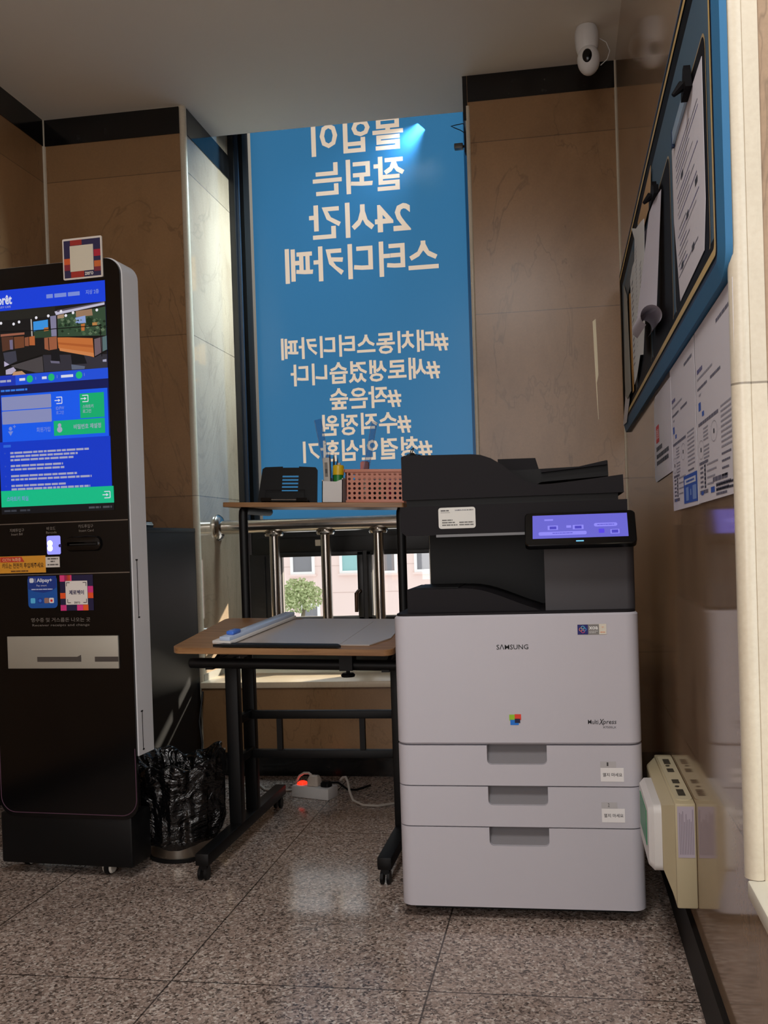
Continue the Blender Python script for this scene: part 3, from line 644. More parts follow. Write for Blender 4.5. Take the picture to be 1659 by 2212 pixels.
b = MB(KB); b.box((-.44, .094, .40), (-.09, .16, 1.80), M_BLACKP); b.box((-.44, .006, .19), (-.06, .09, .377), M_BLACKP); b.build('rear_housing', k)
def caster(u, v_):
    ca = MB(KB).box((u-.014, v_-.02, .028), (u+.014, v_+.02, .047), mat('chrome', (190,188,184), .2, 1.0), bevel=.003).build('caster', k)
    MB(KB).tube([(u-.007, v_, .022), (u+.007, v_, .022)], .022, M_BLACKP, 20).build('wheel', ca)
    for s_ in (-1, 1): MB(KB).tube([(u+s_*.009, v_, .024), (u+s_*.015, v_, .024)], [.021, .017], mat('white_wheel_cover', (226,222,212), .4), 16).build('wheel_cover', ca)
caster(-.13, .045); caster(-.44, .09); caster(-.13, .135); caster(-.42, .135)
# screen contents
b = MB(FK); z0 = .0046
def R_(u0, w0, u1, w1, c_, s_=.8, l=1): b.rect(ID, u0, w0, u1, w1, em(c_, s_), z0+.0003*l)
UL, UR = -.425, -.046
R_(UL, 1.123, UR, 1.805, (18,30,120), .7, 0); R_(UL, 1.742, UR, 1.805, (22,66,226), .85); R_(UL, 1.512, UR, 1.544, (34,86,232), .8); R_(UL, 1.512, -.36, 1.544, (30,58,190), .8, 2)
R_(UL, 1.484, UR, 1.512, (20,30,96), .7); R_(UL+.012, 1.34, -.05, 1.484, (22,92,240), .9, 2); R_(UL, 1.19, UR, 1.34, (18,62,214), .8); R_(UL, 1.140, -.041, 1.190, (18,196,140), .85, 2); R_(UL, 1.118, -.041, 1.140, (26,28,34), .5, 2)
wh = em((225,228,245), .85); gr = em((180,182,215), .75); lgx = em((130,150,230), .8)
b.rrect(ID, -.411, 1.437, -.24, 1.478, .003, em((150,156,205), .75), z0+.001); b.rrect(ID, -.411, 1.394, -.24, 1.434, .003, em((150,156,205), .75), z0+.001)
b.rect(ID, -.143, 1.398, -.062, 1.472, em((16,180,116), .85), z0+.001); b.rect(ID, -.234, 1.350, -.062, 1.395, em((16,184,120), .85), z0+.001)
Z = z0+.0016
def door_icon(u, w_, s_, m_):
    for (p, q) in (((0, 1), (1, 1)), ((1, 1), (1, 0)), ((1, 0), (0, 0))): b.line(ID, (u+p[0]*s_, w_+p[1]*s_), (u+q[0]*s_, w_+q[1]*s_), s_*.14, m_, Z)
    b.line(ID, (u-.3*s_, w_+.5*s_), (u+.5*s_, w_+.5*s_), s_*.14, m_, Z); b.poly(ID, [(u+.35*s_, w_+.25*s_), (u+.75*s_, w_+.5*s_), (u+.35*s_, w_+.75*s_)], m_, Z)
door_icon(-.222, 1.447, .019, wh); door_icon(-.134, 1.447, .019, wh); door_icon(-.072, 1.155, .019, wh)
b.text(ID, 'ID/PW', -.224, 1.428, -.196, 1.438, lgx, Z, .012); b.text(ID, '로그인', -.224, 1.414, -.198, 1.425, lgx, Z, .012)
b.text(ID, '스마트키', -.134, 1.427, -.098, 1.438, gr, Z, .012); b.text(ID, '로그인', -.134, 1.413, -.106, 1.424, gr, Z, .012)
b.text(ID, '회원가입', -.293, 1.364, -.246, 1.379, lgx, Z, .01); b.text(ID, '비밀번호 재설정', -.166, 1.366, -.075, 1.381, gr, Z, .012); b.text(ID, '스마트키 퇴실', -.405, 1.157, -.33, 1.172, lgx, Z, .012)
b.disc(ID, -.214, 1.368, .009, gr, Z); b.disc(ID, -.214, 1.381, .006, gr, Z); b.disc(ID, -.383, 1.38, .006, lgx, Z); b.poly(ID, [(-.392, 1.372), (-.374, 1.372), (-.383, 1.358)], lgx, Z); b.line(ID, (-.374, 1.386), (-.364, 1.386), .002, lgx, Z); b.line(ID, (-.369, 1.381), (-.369, 1.391), .002, lgx, Z)
b.text(ID, 'forêt', -.420, 1.760, -.362, 1.790, wh, Z, .03); b.text(ID, 'STUDY CAFE', -.415, 1.750, -.367, 1.756, gr, Z, .01); b.dashes(ID, -.243, -.13, 1.767, .012, lgx, Z); b.text(ID, '지상 2층', -.110, 1.767, -.066, 1.781, lgx, Z, .02)
b.dashes(ID, -.413, -.375, 1.523, .007, gr, Z)
for (ua, ub, cu_) in ((-.346, -.326, -.310), (-.268, -.252, -.236), (-.203, -.160, -.142)): b.dashes(ID, ua, ub, 1.524, .008, wh, Z); b.disc(ID, cu_, 1.528, .011, em((30,190,120), .85), Z)
for u in (-.29, -.217, -.125): b.rect(ID, u, 1.524, u+.0015, 1.533, lgx, Z)
b.dashes(ID, -.412, -.32, 1.494, .006, em((60,130,240), .8), Z); b.dashes(ID, -.41, -.384, 1.323, .008, em((50,110,235), .8), Z)
for (wv_, ub, nb) in ((1.302, -.118, 1), (1.291, -.156, 0), (1.280, -.168, 0), (1.262, -.207, 1), (1.251, -.203, 0), (1.231, -.161, 1), (1.220, -.112, 0), (1.201, -.2, 1), (1.1905, -.118, 0)):
    b.dashes(ID, -.387, ub, wv_, .0062, gr, Z)
    if nb: b.rect(ID, -.408, wv_+.001, -.403, wv_+.005, em((60,90,220), .7), Z)
b.dashes(ID, -.415, -.372, 1.125, .006, em((70,74,84), .6), Z); b.dashes(ID, -.36, -.325, 1.125, .006, em((70,74,84), .6), Z); b.dashes(ID, -.125, -.085, 1.125, .006, em((90,92,100), .6), Z); b.dashes(ID, -.078, -.048, 1.125, .006, em((90,92,100), .6), Z)
# picture of the cafe on the screen
def ph(x, y):
    yt = 470-.0755*x; yb = 1468-.068*x
    return (-.406 + x/1600*.359, 1.742 - .199*(y-yt)/(yb-yt))
def pp(pts, c_, s_=.75, l=0): b.poly(ID, [ph(*p) for p in pts], em(c_, s_), z0+.0006+.00015*l)
b.rect(ID, UL, 1.544, UR, 1.742, em((28,27,28), .7), z0+.0005)
pp([(0,475),(850,410),(850,560),(0,620)], (44,44,40), .6, 1)
pp([(840,490),(1590,350),(1590,400),(860,545)], (205,200,222), .8, 2); pp([(880,470),(1590,352),(1590,366),(880,500)], (96,88,104), .7, 3)
pp([(510,640),(735,610),(735,745),(510,790)], (60,152,232), .85, 2); pp([(770,560),(860,550),(860,865),(780,870)], (142,138,168), .75, 2); pp([(470,600),(490,600),(495,860),(475,860)], (190,185,180), .75, 3)
pp([(880,560),(1600,430),(1600,865),(880,875)], (58,82,60), .75, 1); pp([(880,550),(980,530),(980,590),(880,600)], (180,150,120), .75, 2); pp([(1160,490),(1400,460),(1410,560),(1160,580)], (168,132,104), .75, 2)
pp([(1150,590),(1300,560),(1305,670),(1150,680)], (150,172,226), .8, 3); pp([(1310,620),(1350,580),(1400,620),(1390,720),(1310,700)], (30,58,38), .6, 4); pp([(1400,670),(1480,660),(1470,720),(1400,720)], (200,140,80), .75, 3); pp([(1230,690),(1290,680),(1280,790),(1235,790)], (206,120,60), .75, 4)
for i in range(60):
    x = random.uniform(900, 1590); y = random.uniform(600, 850); d = random.uniform(14, 36); pp([(x-d, y), (x, y-d), (x+d, y), (x, y+d*.8)], random.choice([(42,66,44), (84,112,80), (30,48,34), (110,130,100)]), .7, 3)
pp([(510,790),(780,750),(780,880),(520,890)], (52,76,56), .7, 2); pp([(670,735),(740,725),(740,780),(670,790)], (190,120,64), .7, 3)
pp([(0,825),(370,800),(370,832),(0,862)], (168,104,82), .75, 3); pp([(10,870),(195,862),(195,1050),(20,1090)], (96,60,46), .7, 2); pp([(205,868),(360,860),(360,1030),(210,1050)], (128,76,50), .7, 2); pp([(135,915),(185,910),(185,1060),(140,1060)], (130,120,150), .7, 3); pp([(440,870),(525,855),(525,1000),(440,1000)], (196,108,60), .75, 2); pp([(370,880),(430,870),(430,1010),(370,1010)], (150,90,64), .75, 2)
pp([(670,890),(860,870),(860,1060),(735,1080),(670,1060)], (168,100,70), .75, 3); pp([(870,880),(1400,905),(1410,1195),(880,1050)], (206,118,60), .8, 3); pp([(880,960),(1400,1010),(1400,1050),(880,990)], (184,98,48), .8, 4); pp([(890,1045),(1405,1130),(1410,1190),(900,1090)], (220,140,84), .8, 4); pp([(1420,920),(1530,890),(1530,1120),(1420,1180)], (124,104,112), .7, 4); pp([(1540,890),(1605,870),(1605,1080),(1540,1110)], (100,126,128), .7, 4)
for (p, q) in (((500,780),(870,752)), ((870,752),(1540,712)), ((870,750),(875,890)), ((1515,715),(1525,1185)), ((1405,905),(1415,1190)), ((735,890),(740,1075)), ((870,880),(1520,885)), ((1415,1195),(1605,1090)), ((0,785),(500,775)), ((60,1330),(640,1145))):
    b.line(ID, ph(*p), ph(*q), .0026, em((16,15,17), .5), z0+.0015)
pp([(140,1310),(630,1170),(640,1410),(530,1420),(200,1340)], (84,78,80), .7, 1); pp([(30,1110),(225,1080),(240,1240),(60,1320)], (70,70,84), .7, 1); pp([(640,1150),(1600,1150),(1600,1355),(650,1410)], (58,56,66), .7, 0)
pp([(765,1090),(885,1095),(905,1270),(765,1250)], (30,32,38), .5, 3); pp([(1060,1125),(1255,1150),(1300,1290),(1075,1300)], (26,30,36), .5, 3); pp([(1065,1300),(1270,1330),(1260,1370),(1070,1380)], (104,112,134), .7, 4); pp([(750,1240),(890,1250),(890,1285),(760,1275)], (120,116,140), .7, 4)
pp([(40,1240),(120,1290),(40,1325)], (196,186,216), .8, 3); pp([(60,1375),(180,1330),(222,1380),(150,1440),(60,1445)], (192,182,208), .8, 3); pp([(180,1405),(310,1392),(372,1445),(160,1460)], (206,156,116), .8, 4); pp([(1535,1235),(1590,1225),(1590,1265),(1535,1265)], (180,178,205), .75, 4)
for (x, y) in ((295, 640), (210, 670), (15, 655), (1010, 555), (1475, 480), (560, 580), (745, 555), (940, 490), (1120, 515)): b.disc(ID, *ph(x, y), .0045, em((235,232,240), .9), z0+.0015, 10)
b.build('screen', fp, recalc=False)['label'] = 'lit touch screen with blue and green menu'
# lower controls
tx = mat('grey_print', (120,112,104), .6)
for caps in ((('지폐투입구', -.400, 1.062, -.350, 1.073), ('Insert Bill', -.395, 1.052, -.356, 1.059)), (('바코드', -.272, 1.064, -.242, 1.075), ('Barcode', -.274, 1.054, -.238, 1.061)), (('카드투입구', -.164, 1.067, -.114, 1.078), ('Insert Card', -.162, 1.056, -.113, 1.063)), (('영수증 및 거스름돈 나오는 곳', -.337, .784, -.135, .797), ('Receiver receipts and change', -.333, .769, -.138, .778))):
    b = MB(FK)
    for cpt in caps: b.text(ID, *cpt, tx, .0046)
    b.build('printed_caption', fp, recalc=False)
b = MB(FK); b.rrect(ID, -.273, .990, -.226, 1.047, .005, em((150,150,255), 1.1), .005); b.disc(ID, -.262, 1.024, .009, em((250,250,255), 4), .0055); b.disc(ID, -.262, 1.009, .009, em((250,250,255), 4), .0055); b.disc(ID, -.228, 1.016, .005, em((60,50,110), .5), .0055); b.build('barcode_window', fp, recalc=False)['label'] = 'glowing violet barcode window'
b = MB(FK); b.loft([[(p[0], p[1], z_) for p in rr(-.208+i_, .997+i_, -.085-i_, 1.042-i_, .018)] for i_, z_ in ((0, .004), (.003, .012), (.010, .014))], M_GLOSSBLACK); b.rect(ID, -.19, 1.016, -.10, 1.020, mat('slot_black', (2,2,2), .6), .0145); b.tube([(-.195, 1.038, .008), (-.14, 1.043, .009), (-.1, 1.040, .008)], .0012, M_DARKP, 6); b.build('card_slot', fp)
def stk(name, lab, fn):
    global b
    b = MB(FK); fn(); o = b.build(name, fp, recalc=False); o['label'] = lab
def s_yellow():
    b.rect(ID, -.440, .936, -.279, .988, ink((216,150,44)), .0052); b.poly(ID, [(-.436, .970), (-.352, .970), (-.362, .986), (-.436, .986)], ink((196,60,40)), .0056)
    b.text(ID, 'CCTV 녹화중', -.428, .972, -.364, .983, ink((236,190,150)), .006, .01); b.text(ID, '카드는 천천히 투입해주세요', -.430, .951, -.286, .967, ink((60,36,20)), .006, .01); b.dashes(ID, -.40, -.34, .940, .004, ink((110,70,30)), .006)
stk('warning_sticker', 'yellow camera warning sticker', s_yellow)
def s_small():
    b.rect(ID, -.279, .951, -.231, .983, ink((214,208,200)), .0052)
    for w_, a_, c_ in ((.975, -.272, -.237), (.967, -.262, -.247), (.957, -.273, -.236)): b.dashes(ID, a_, c_, w_, .004, ink((90,86,84)), .0056)
stk('small_label', 'small white label', s_small)
def s_blue():
    b.rrect(ID, -.344, .827, -.243, .925, .012, ink((14,84,172)), .0052); b.poly(ID, [(-.342, .925), (-.245, .925), (-.245, .890), (-.262, .879), (-.29, .874), (-.32, .878), (-.342, .886)], ink((16,52,140)), .0056)
    b.rrect(ID, -.337, .905, -.322, .919, .004, ink((220,226,240)), .006); b.text(ID, 'Alipay+', -.312, .903, -.259, .918, ink((226,230,244)), .006, .02); b.rect(ID, -.318, .905, -.3165, .918, ink((200,206,224)), .006); b.text(ID, 'Pay smart', -.313, .892, -.278, .899, ink((206,212,236)), .006); b.dashes(ID, -.331, -.258, .883, .003, ink((190,200,232)), .006)
    for u, c_ in ((-.335, (90,190,240)), (-.310, (20,60,160)), (-.288, (160,120,110)), (-.271, (236,232,228))): b.rrect(ID, u, .842, u+.016, .858, .003, ink(c_), .006)
    b.rrect(ID, -.267, .846, -.259, .853, .002, ink((226,40,40)), .0064); b.disc(ID, -.302, .85, .005, ink((60,120,220)), .0064)
stk('blue_payment_sticker', 'blue rounded payment sticker', s_blue)
def s_zero():
    b.rect(ID, -.233, .818, -.121, .926, ink((24,18,62)), .0052)
    for (u0, w0, u1, w1, c_) in ((0,.82,.36,1,(226,60,130)),(.14,.82,.32,1,(236,90,40)),(.84,.5,1,.68,(214,50,130)),(.84,.34,1,.5,(236,84,30)),(0,.34,.16,.5,(236,84,30)),(0,0,.18,.16,(214,50,130)),(.5,0,.7,.16,(230,60,140)),(.68,0,.84,.16,(240,96,30))): b.rect(ID, -.233+.112*u0, .818+.108*w0, -.233+.112*u1, .818+.108*w1, ink(c_), .0056)
    b.rect(ID, -.214, .836, -.140, .908, ink((226,220,214)), .006); b.text(ID, '제로페이', -.202, .866, -.152, .880, ink((40,30,80)), .0064, .03); b.text(ID, 'zero', -.186, .839, -.166, .845, ink((60,60,70)), .0064, .01)
    for (u, w_, a, c_) in ((-.210, .903, 1, -1), (-.144, .903, -1, -1), (-.208, .842, 1, 1), (-.144, .842, -1, 1)): b.line(ID, (u, w_), (u+.011*a, w_), .002, ink((40,36,50)), .0064); b.line(ID, (u, w_), (u, w_+.011*c_), .002, ink((40,36,50)), .0064)
stk('colourful_payment_sticker', 'square sticker of coloured blocks around white', s_zero)
b = MB(FK); b.box((-.420, .642, .003), (-.043, .741, .009), mat('silver_tray', (176,172,160), .45, .35), bevel=.001); b.box((-.317, .663, .0092), (-.167, .678, .0096), mat('slot_grey', (70,64,60), .6)); b.box((-.121, .663, .0092), (-.043, .678, .0096), mat('slot_grey')); b.poly(ID, [(-.18, .678), (-.167, .684), (-.167, .678)], mat('slot_grey'), .0097); b.build('receipt_outlet', fp)['label'] = 'silver receipt and change outlet'
# acrylic payment plaque fixed on the kiosk's upper edge
q = thing('payment_plaque', 'small square plaque of red and blue blocks on the kiosk top edge', 'sign', ko + kux*-.115 - kn*.006 + Vector((0, 0, 1.815)), -TH)
b = MB(FK); b.loft([[(p[0], p[1], z_) for p in rr(-.181, 1.815, -.050, 1.938, .004)] for z_ in (.0045, .0085)], mat('plaque_white', (214,206,196), .3)); b.build('plate', q)
b = MB(FK); b.rect(ID, -.1765, 1.820, -.0545, 1.932, ink((40,34,72)), .009)
for (u0, w0, u1, w1, c_) in ((.18,.86,.5,1,(150,40,34)),(0,.36,.18,.52,(206,90,40)),(0,.2,.18,.36,(130,36,48)),(.18,0,.54,.16,(160,44,34)),(.82,.52,1,.7,(170,30,50)),(.82,.24,1,.4,(196,100,44)),(.82,.12,1,.24,(120,40,50))): b.rect(ID, -.1765+.122*u0, 1.820+.112*w0, -.1765+.122*u1, 1.820+.112*w1, ink(c_), .0094)
b.rect(ID, -.156, 1.838, -.078, 1.915, ink((206,198,178)), .0098); b.text(ID, 'zero', -.108, 1.824, -.080, 1.834, ink((220,214,206)), .0098, .02); b.build('printed_blocks', q, recalc=False)

# black cabinet behind the kiosk and a gadget on it
t = thing('storage_cabinet', 'black laminate cabinet standing behind the payment kiosk', 'cabinet', (-1.78, 3.55, 0))
MB().box((-1.98, 3.25, .02), (-1.583, 3.868, 1.062), M_CABINET).build('carcass', t); MB().box((-1.985, 3.245, 1.062), (-1.580, 3.868, 1.080), M_CABINET, bevel=.002).build('top_panel', t); MB().box((-1.96, 3.27, 0), (-1.60, 3.85, .02), M_BLACKP).build('plinth', t)
t = thing('card_reader', 'small black device with silver stripes lying on the black cabinet', 'device', (-1.66, 3.42, 1.08))
b = MB(); b.loft([[(p[0], p[1], z_) for p in rr(-1.72+i_, 3.34+i_, -1.62-i_, 3.56-i_, .03)] for i_, z_ in ((.004, 1.08), (0, 1.086), (0, 1.098), (.012, 1.110))], M_GLOSSBLACK); b.build('case', t)
b = MB(); b.box((-1.6205, 3.36, 1.092), (-1.6185, 3.53, 1.095), M_STEEL); b.box((-1.6235, 3.36, 1.100), (-1.6215, 3.53, 1.103), M_STEEL); b.build('silver_stripe', t)
b = MB(); b.tube([(-1.560, 3.84, .37), (-1.560, 3.82, .32), (-1.556, 3.78, .25), (-1.53, 3.74, .17), (-1.52, 3.70, .06), (-1.50, 3.66, .006), (-1.44, 3.60, .006)], .005, M_BLACKP, 8); tag(b.build('power_cable'), 'black cable hanging beside the cabinet above the bin', 'cable')

# ------------------------------------------------------------------ waste bin
t = thing('waste_bin', 'round steel waste bin lined with a black plastic bag', 'bin', (-1.252, 2.872, 0))
bcx, bcy = -1.252, 2.872
MB().lathe([(.100, 0), (.106, .002), (.107, .012), (.104, .014)], M_BLACKP, (bcx, bcy, 0), 40).build('base_ring', t)
MB().lathe([(.102, .012), (.103, .02), (.109, .12), (.112, .25), (.108, .25), (.10, .03)], M_CAN, (bcx, bcy, 0), 48).build('can', t)
b = MB(); n = 120; loops = []
ph_ = [random.uniform(0, 6.28) for _ in range(12)]
prof = [(.122, .060), (.127, .062), (.131, .075), (.134, .10), (.136, .13), (.137, .16), (.138, .19), (.139, .22), (.141, .245), (.145, .27), (.149, .29), (.152, .305), (.152, .316), (.147, .323), (.139, .324), (.130, .318), (.118, .300), (.106, .27), (.098, .22), (.085, .14)]
for j, (r_, z_) in enumerate(prof):
    L = []
    for i in range(n):
        a = 2*math.pi*i/n; s_ = j/len(prof)
        wob = .010*math.sin(5*a+ph_[0]+4*s_)*s_ + .006*math.sin(9*a+ph_[1]-6*s_) + .004*math.sin(17*a+ph_[2]+9*s_) + .0025*math.sin(31*a+ph_[3]-11*s_)
        lift = (.016*math.sin(2*a+ph_[4]) + .010*math.sin(5*a+ph_[5]) + .006*math.sin(11*a+ph_[6]))*max(0, min(1, (z_-.18)/.12)) + (.010*math.sin(2*a+1.2) + .004*math.sin(6*a))*(1 if j < 4 else 0)
        rr_ = min(r_ + wob*(.4 if j < 3 else 1), .146 if math.cos(a) > .6 else .165)
        L.append((bcx + rr_*math.cos(a), bcy + rr_*math.sin(a), z_ + lift))
    loops.append(L)
b.loft(loops, M_BAG, None, False, True); b.build('bin_liner', t, 60)

# ------------------------------------------------------------------ two-tier desk
t = thing('computer_desk', 'two-tier wooden computer desk on black metal frame beside the photocopier', 'desk', (-.82, 2.95, 0))
LX, RX = -1.09, -.535
FD = frame((.66, 0, -.016), (0, .47, .046), (-1.152, 2.60, .704))      # desktop surface, gently tilted
DW, DD = .668, .475
b = MB(FD); b.loft([[(p[0], p[1], z_) for p in rr(i_, i_, DW-i_, DD-i_, .03-i_, 6)] for i_, z_ in ((.001, -.0185), (0, -.0175), (0, -.001), (.001, 0))], M_WOOD); b.build('desktop', t)
FS = frame((.63, 0, -.024), (0, 1, 0), (-1.152, 3.07, 1.150)); SW, SD = .633, .34
b = MB(FS); b.loft([[(p[0], p[1], z_) for p in rr(i_, i_, SW-i_, SD-i_, .006, 3)] for i_, z_ in ((.001, -.0165), (0, -.0155), (0, -.001), (.001, 0))], M_WOOD); b.build('upper_shelf', t)
for X, dz in ((LX, 0), (RX, -.02)):
    MB().box((X-.0215, 2.925, .08), (X+.0215, 2.965, .632+dz), M_DESKMETAL, bevel=.004).build('front_upright', t)
    zt = 1.122 + dz
    b = MB(); b.box((X-.0215, 3.085, .08), (X+.0215, 3.12, .60), M_DESKMETAL, bevel=.004)
    b.tube([(X, 3.10, .58), (X, 3.10, zt-.02), (X, 3.104, zt-.006), (X, 3.115, zt), (X, 3.14, zt), (X, 3.39, zt)], .0155, M_DESKMETAL, 14); b.build('rear_upright', t)
    MB().box((X-.0215, 2.63, .045), (X+.0215, 3.42, .082), M_DESKMETAL, bevel=.004).build('foot', t)
    for z_ in (.405, .275): MB().box((X-.004, 2.96, z_), (X+.018, 3.09, z_+.027), M_DESKMETAL, bevel=.002).build('side_bar', t)
    for y in (2.65, 3.39):
        ca = MB().box((X-.012, y-.014, .03), (X+.012, y+.014, .046), M_BLACKP).build('caster', t)
        for s_ in (-1, 1): MB().tube([(X+s_*.005, y-.004, .02), (X+s_*.014, y-.004, .02)], .02, M_BLACKP, 16).build('wheel', ca)
for z_ in (.402, .268): MB().box((LX+.018, 3.06, z_), (RX-.018, 3.085, z_+.027), M_DESKMETAL, bevel=.002).build('cross_bar', t)
for x in (-.975, -.685): MB().box((x-.009, 3.064, .294), (x+.009, 3.081, .403), M_DESKMETAL).build('cross_strut', t)
b = MB(); b.tube([(-1.155, 2.75, .6385), (-1.152, 2.75, .6385), (-.49, 2.75, .6225), (-.487, 2.75, .6225)], [.014, .0165, .0165, .014], M_DESKMETAL, 16); b.build('front_rail', t)
for X, dz in ((LX, 0), (RX, -.014)):
    b = MB(); b.box((X-.012, 2.74, .618+dz), (X+.012, 3.06, .645+dz), M_DESKMETAL); b.prism([(2.80, .645+dz), (3.05, .645+dz), (3.05, .725+dz), (2.99, .715+dz)], 'x', X-.006, X+.006, M_DESKMETAL); b.build('tilt_bracket', t)
b = MB(); b.box((-.672, 2.72, .612), (-.632, 2.78, .684), M_BLACKP); b.tube([(-.65, 2.74, .615), (-.65, 2.74, .598)], .006, M_BLACKP, 8); b.lathe([(.004, -.008), (.02, -.006), (.022, 0), (.016, .006), (.005, .006)], M_BLACKP, (-.65, 2.74, .598), 16); b.build('clamp_knob', t)

# things on the desktop
M_MAT = mat('grey_board', (182,172,164), .2)  # lightened so the colour carries the window's reflection
t = thing('desk_mat', 'plain grey cutting board covering the right of the desktop', 'mat', FD @ Vector((.42, .24, .001)))
b = MB(FD); b.prism([(.30, .045), (.59, .05), (.635, .15), (.635, .455), (.28, .455), (.20, .09)], 'z', .0006, .0036, M_MAT); b.build('board', t)
t = thing('paper_trimmer', 'grey rotary paper trimmer with clear blue rail and black edge on the desk', 'paper trimmer', FD @ Vector((.28, .2, .004)))
b = MB(FD); b.prism([(.135, .025), (.50, .030), (.53, .40), (.215, .43)], 'z', .0037, .0042, M_MAT); b.build('cutting_bed', t)
b = MB(FD); b.prism([(.132, .0), (.515, .006), (.50, .030), (.165, .030)], 'z', .0037, .0105, M_BLACKP); b.build('front_edge', t)
FT = FD @ Matrix.Translation((.118, .030, .0063)) @ Matrix.Rotation(R(-10.5), 4, 'Z')
b = MB(FT); b.box((0, 0, 0), (.062, .43, .010), M_WHITE, bevel=.002); b.build('guide_rail', t)['label'] = 'white guide rail'
b = MB(FT); b.box((.022, .004, .010), (.058, .428, .022), mat('pale_blue_cover', (186,204,232), .2), bevel=.003); b.build('clear_cover', t)['label'] = 'clear bluish cover strip'
b = MB(FT); b.box((.030, .03, .0225), (.056, .075, .034), mat('blue_slider', (70,120,220), .25), bevel=.004); b.build('blade_slider', t)['label'] = 'blue blade slider'

# things on the upper shelf
def SH(u, v_, h=0.0): return FS @ Vector((u, v_, h))
t = thing('book_stand', 'black reading stand with five slots on the upper shelf', 'book stand', SH(.16, .13), 0)
FB = FS @ frame((1, 0, 0), (0, .16, 1), (.095, .09, .001))
b = MB(FB)
pts_o = [(0, 0), (.216, 0), (.212, .118), (.205, .128), (.150, .131), (.145, .128), (.075, .128), (.070, .131), (.022, .129), (.012, .122)]
sl = [(.088, .035+k*.0125) for k in range(5)]
b.prism([(0, 0), (.085, 0), (.085, .131), (.022, .129), (.012, .122)], 'z', -.006, 0, M_BLACKP); b.prism([(.145, 0), (.216, 0), (.212, .118), (.205, .128), (.145, .131)], 'z', -.006, 0, M_BLACKP)
ys = [0] + [v for k in range(5) for v in (.042+.0125*k, .049+.0125*k)] + [.127]
for k in range(0, len(ys), 2): b.box((.085, ys[k], -.006), (.145, ys[k+1], 0), M_BLACKP)
b.build('back_plate', t)
b = MB(FB); b.box((.02, 0, 0), (.19, .006, .03), M_BLACKP); b.box((.022, 0, .03), (.06, .012, .033), M_GLOSSBLACK); b.box((.15, 0, .03), (.188, .012, .033), M_GLOSSBLACK); b.box((.05, .0045, .0305), (.17, .0065, .0325), M_STEEL); b.build('ledge', t)
b = MB(FB); b.tube([(.03, .003, .012), (.03, .045, .012), (.172, .045, .012), (.172, .003, .012)], .0012, M_DARKP, 6); b.build('page_wire', t)
b = MB(FS); b.box((.185, .10, .001), (.235, .15, .005), M_BLACKP); b.build('rear_foot', t)

cu, cv = .371, .10
t = thing('pen_cup', 'square white pen cup on the upper shelf', 'pen cup', SH(cu, cv))
FU = FS @ Matrix.Translation((cu-.037, cv-.03, .0005))
b = MB(FU); b.box((0, 0, 0), (.074, .06, .003), M_WHITE)
b.prism([(0, 0), (.074, 0), (.074, .082), (.066, .080), (.05, .074), (0, .076)], 'y', 0, .003, M_WHITE); b.prism([(0, 0), (.074, 0), (.074, .09), (0, .09)], 'y', .057, .06, M_WHITE); b.box((0, 0, 0), (.003, .06, .08), M_WHITE); b.box((.071, 0, 0), (.074, .06, .086), M_WHITE); b.build('cup', t)
def stick(name, lab, cat, u0, v0, u1, v1, h, r_, m, tip=None, grp=None, h0=.0055):
    tt = thing(name, lab, cat, FU @ Vector((u0, v0, h0)), 0, grp)
    b = MB(FU); a = Vector((u0, v0, h0)); e = Vector((u1, v1, h)); b.tube([a, a+(e-a)*.9, e], [r_, r_, r_*.55], m, 10); b.build('barrel', tt)
    b = MB(FU); d = (e-a).normalized(); b.tube([e-d*.002, e+d*.012], [r_*.5, r_*.12], tip or m, 8); b.build('tip', tt); return tt
stick('pencil', 'leftmost dark pencil in the white pen cup', 'pencil', .016, .03, .005, .035, .158, .0034, ink((30,30,44)))
stick('pencil', 'dark blue pencil just right of the leftmost one in the cup', 'pencil', .02, .042, .016, .046, .168, .0034, ink((40,50,90)))
stick('pencil', 'black pencil leaning behind the white utility knife', 'pencil', .03, .046, .03, .05, .164, .0034, ink((24,24,26)))
stick('pencil', 'slim black pencil tilting towards the tall ruler', 'pencil', .036, .04, .043, .05, .152, .0034, ink((44,40,40)))
t2 = thing('utility_knife', 'pale grey utility knife standing in the pen cup', 'knife', FU @ Vector((.02, .018, .004)))
Mk = FU @ Matrix.Translation((.010, .012, .006)) @ Matrix.Rotation(R(-3), 4, 'Y')
b = MB(Mk); b.box((-.004, 0, 0), (.020, .012, .152), mat('knife_grey', (176,172,166), .5), bevel=.003); b.build('handle', t2); MB(Mk).box((.003, -.0015, .085), (.013, .0, .135), mat('knife_slot', (110,108,104), .5)).build('slot_plate', t2); MB(Mk).box((.005, -.004, .098), (.011, -.001, .112), mat('knife_button', (60,60,62), .5)).build('slide_button', t2)
t2 = thing('glue_stick', 'yellow capped green glue stick in the pen cup', 'glue stick', FU @ Vector((.053, .022, .004)))
MB(FU).tube([(.053, .022, .0045), (.053, .022, .102)], .0175, mat('glue_green', (24,120,50), .35), 24).build('tube', t2); MB(FU).tube([(.053, .022, .098), (.053, .022, .128), (.053, .022, .132)], [.0195, .0195, .017], mat('glue_yellow', (214,180,24), .35), 24).build('cap', t2)
t2 = thing('marker_pen', 'pinkish marker pen behind the glue stick', 'pen', FU @ Vector((.045, .046, .004)))
MB(FU).tube([(.045, .046, .0045), (.049, .048, .13), (.049, .048, .137)], [.007, .007, .004], mat('marker_pink', (190,160,150), .4), 12).build('barrel', t2); MB(FU).tube([(.0478, .0475, .105), (.0492, .048, .142)], [.0082, .006], mat('marker_cap', (200,176,166), .4), 12).build('cap', t2)
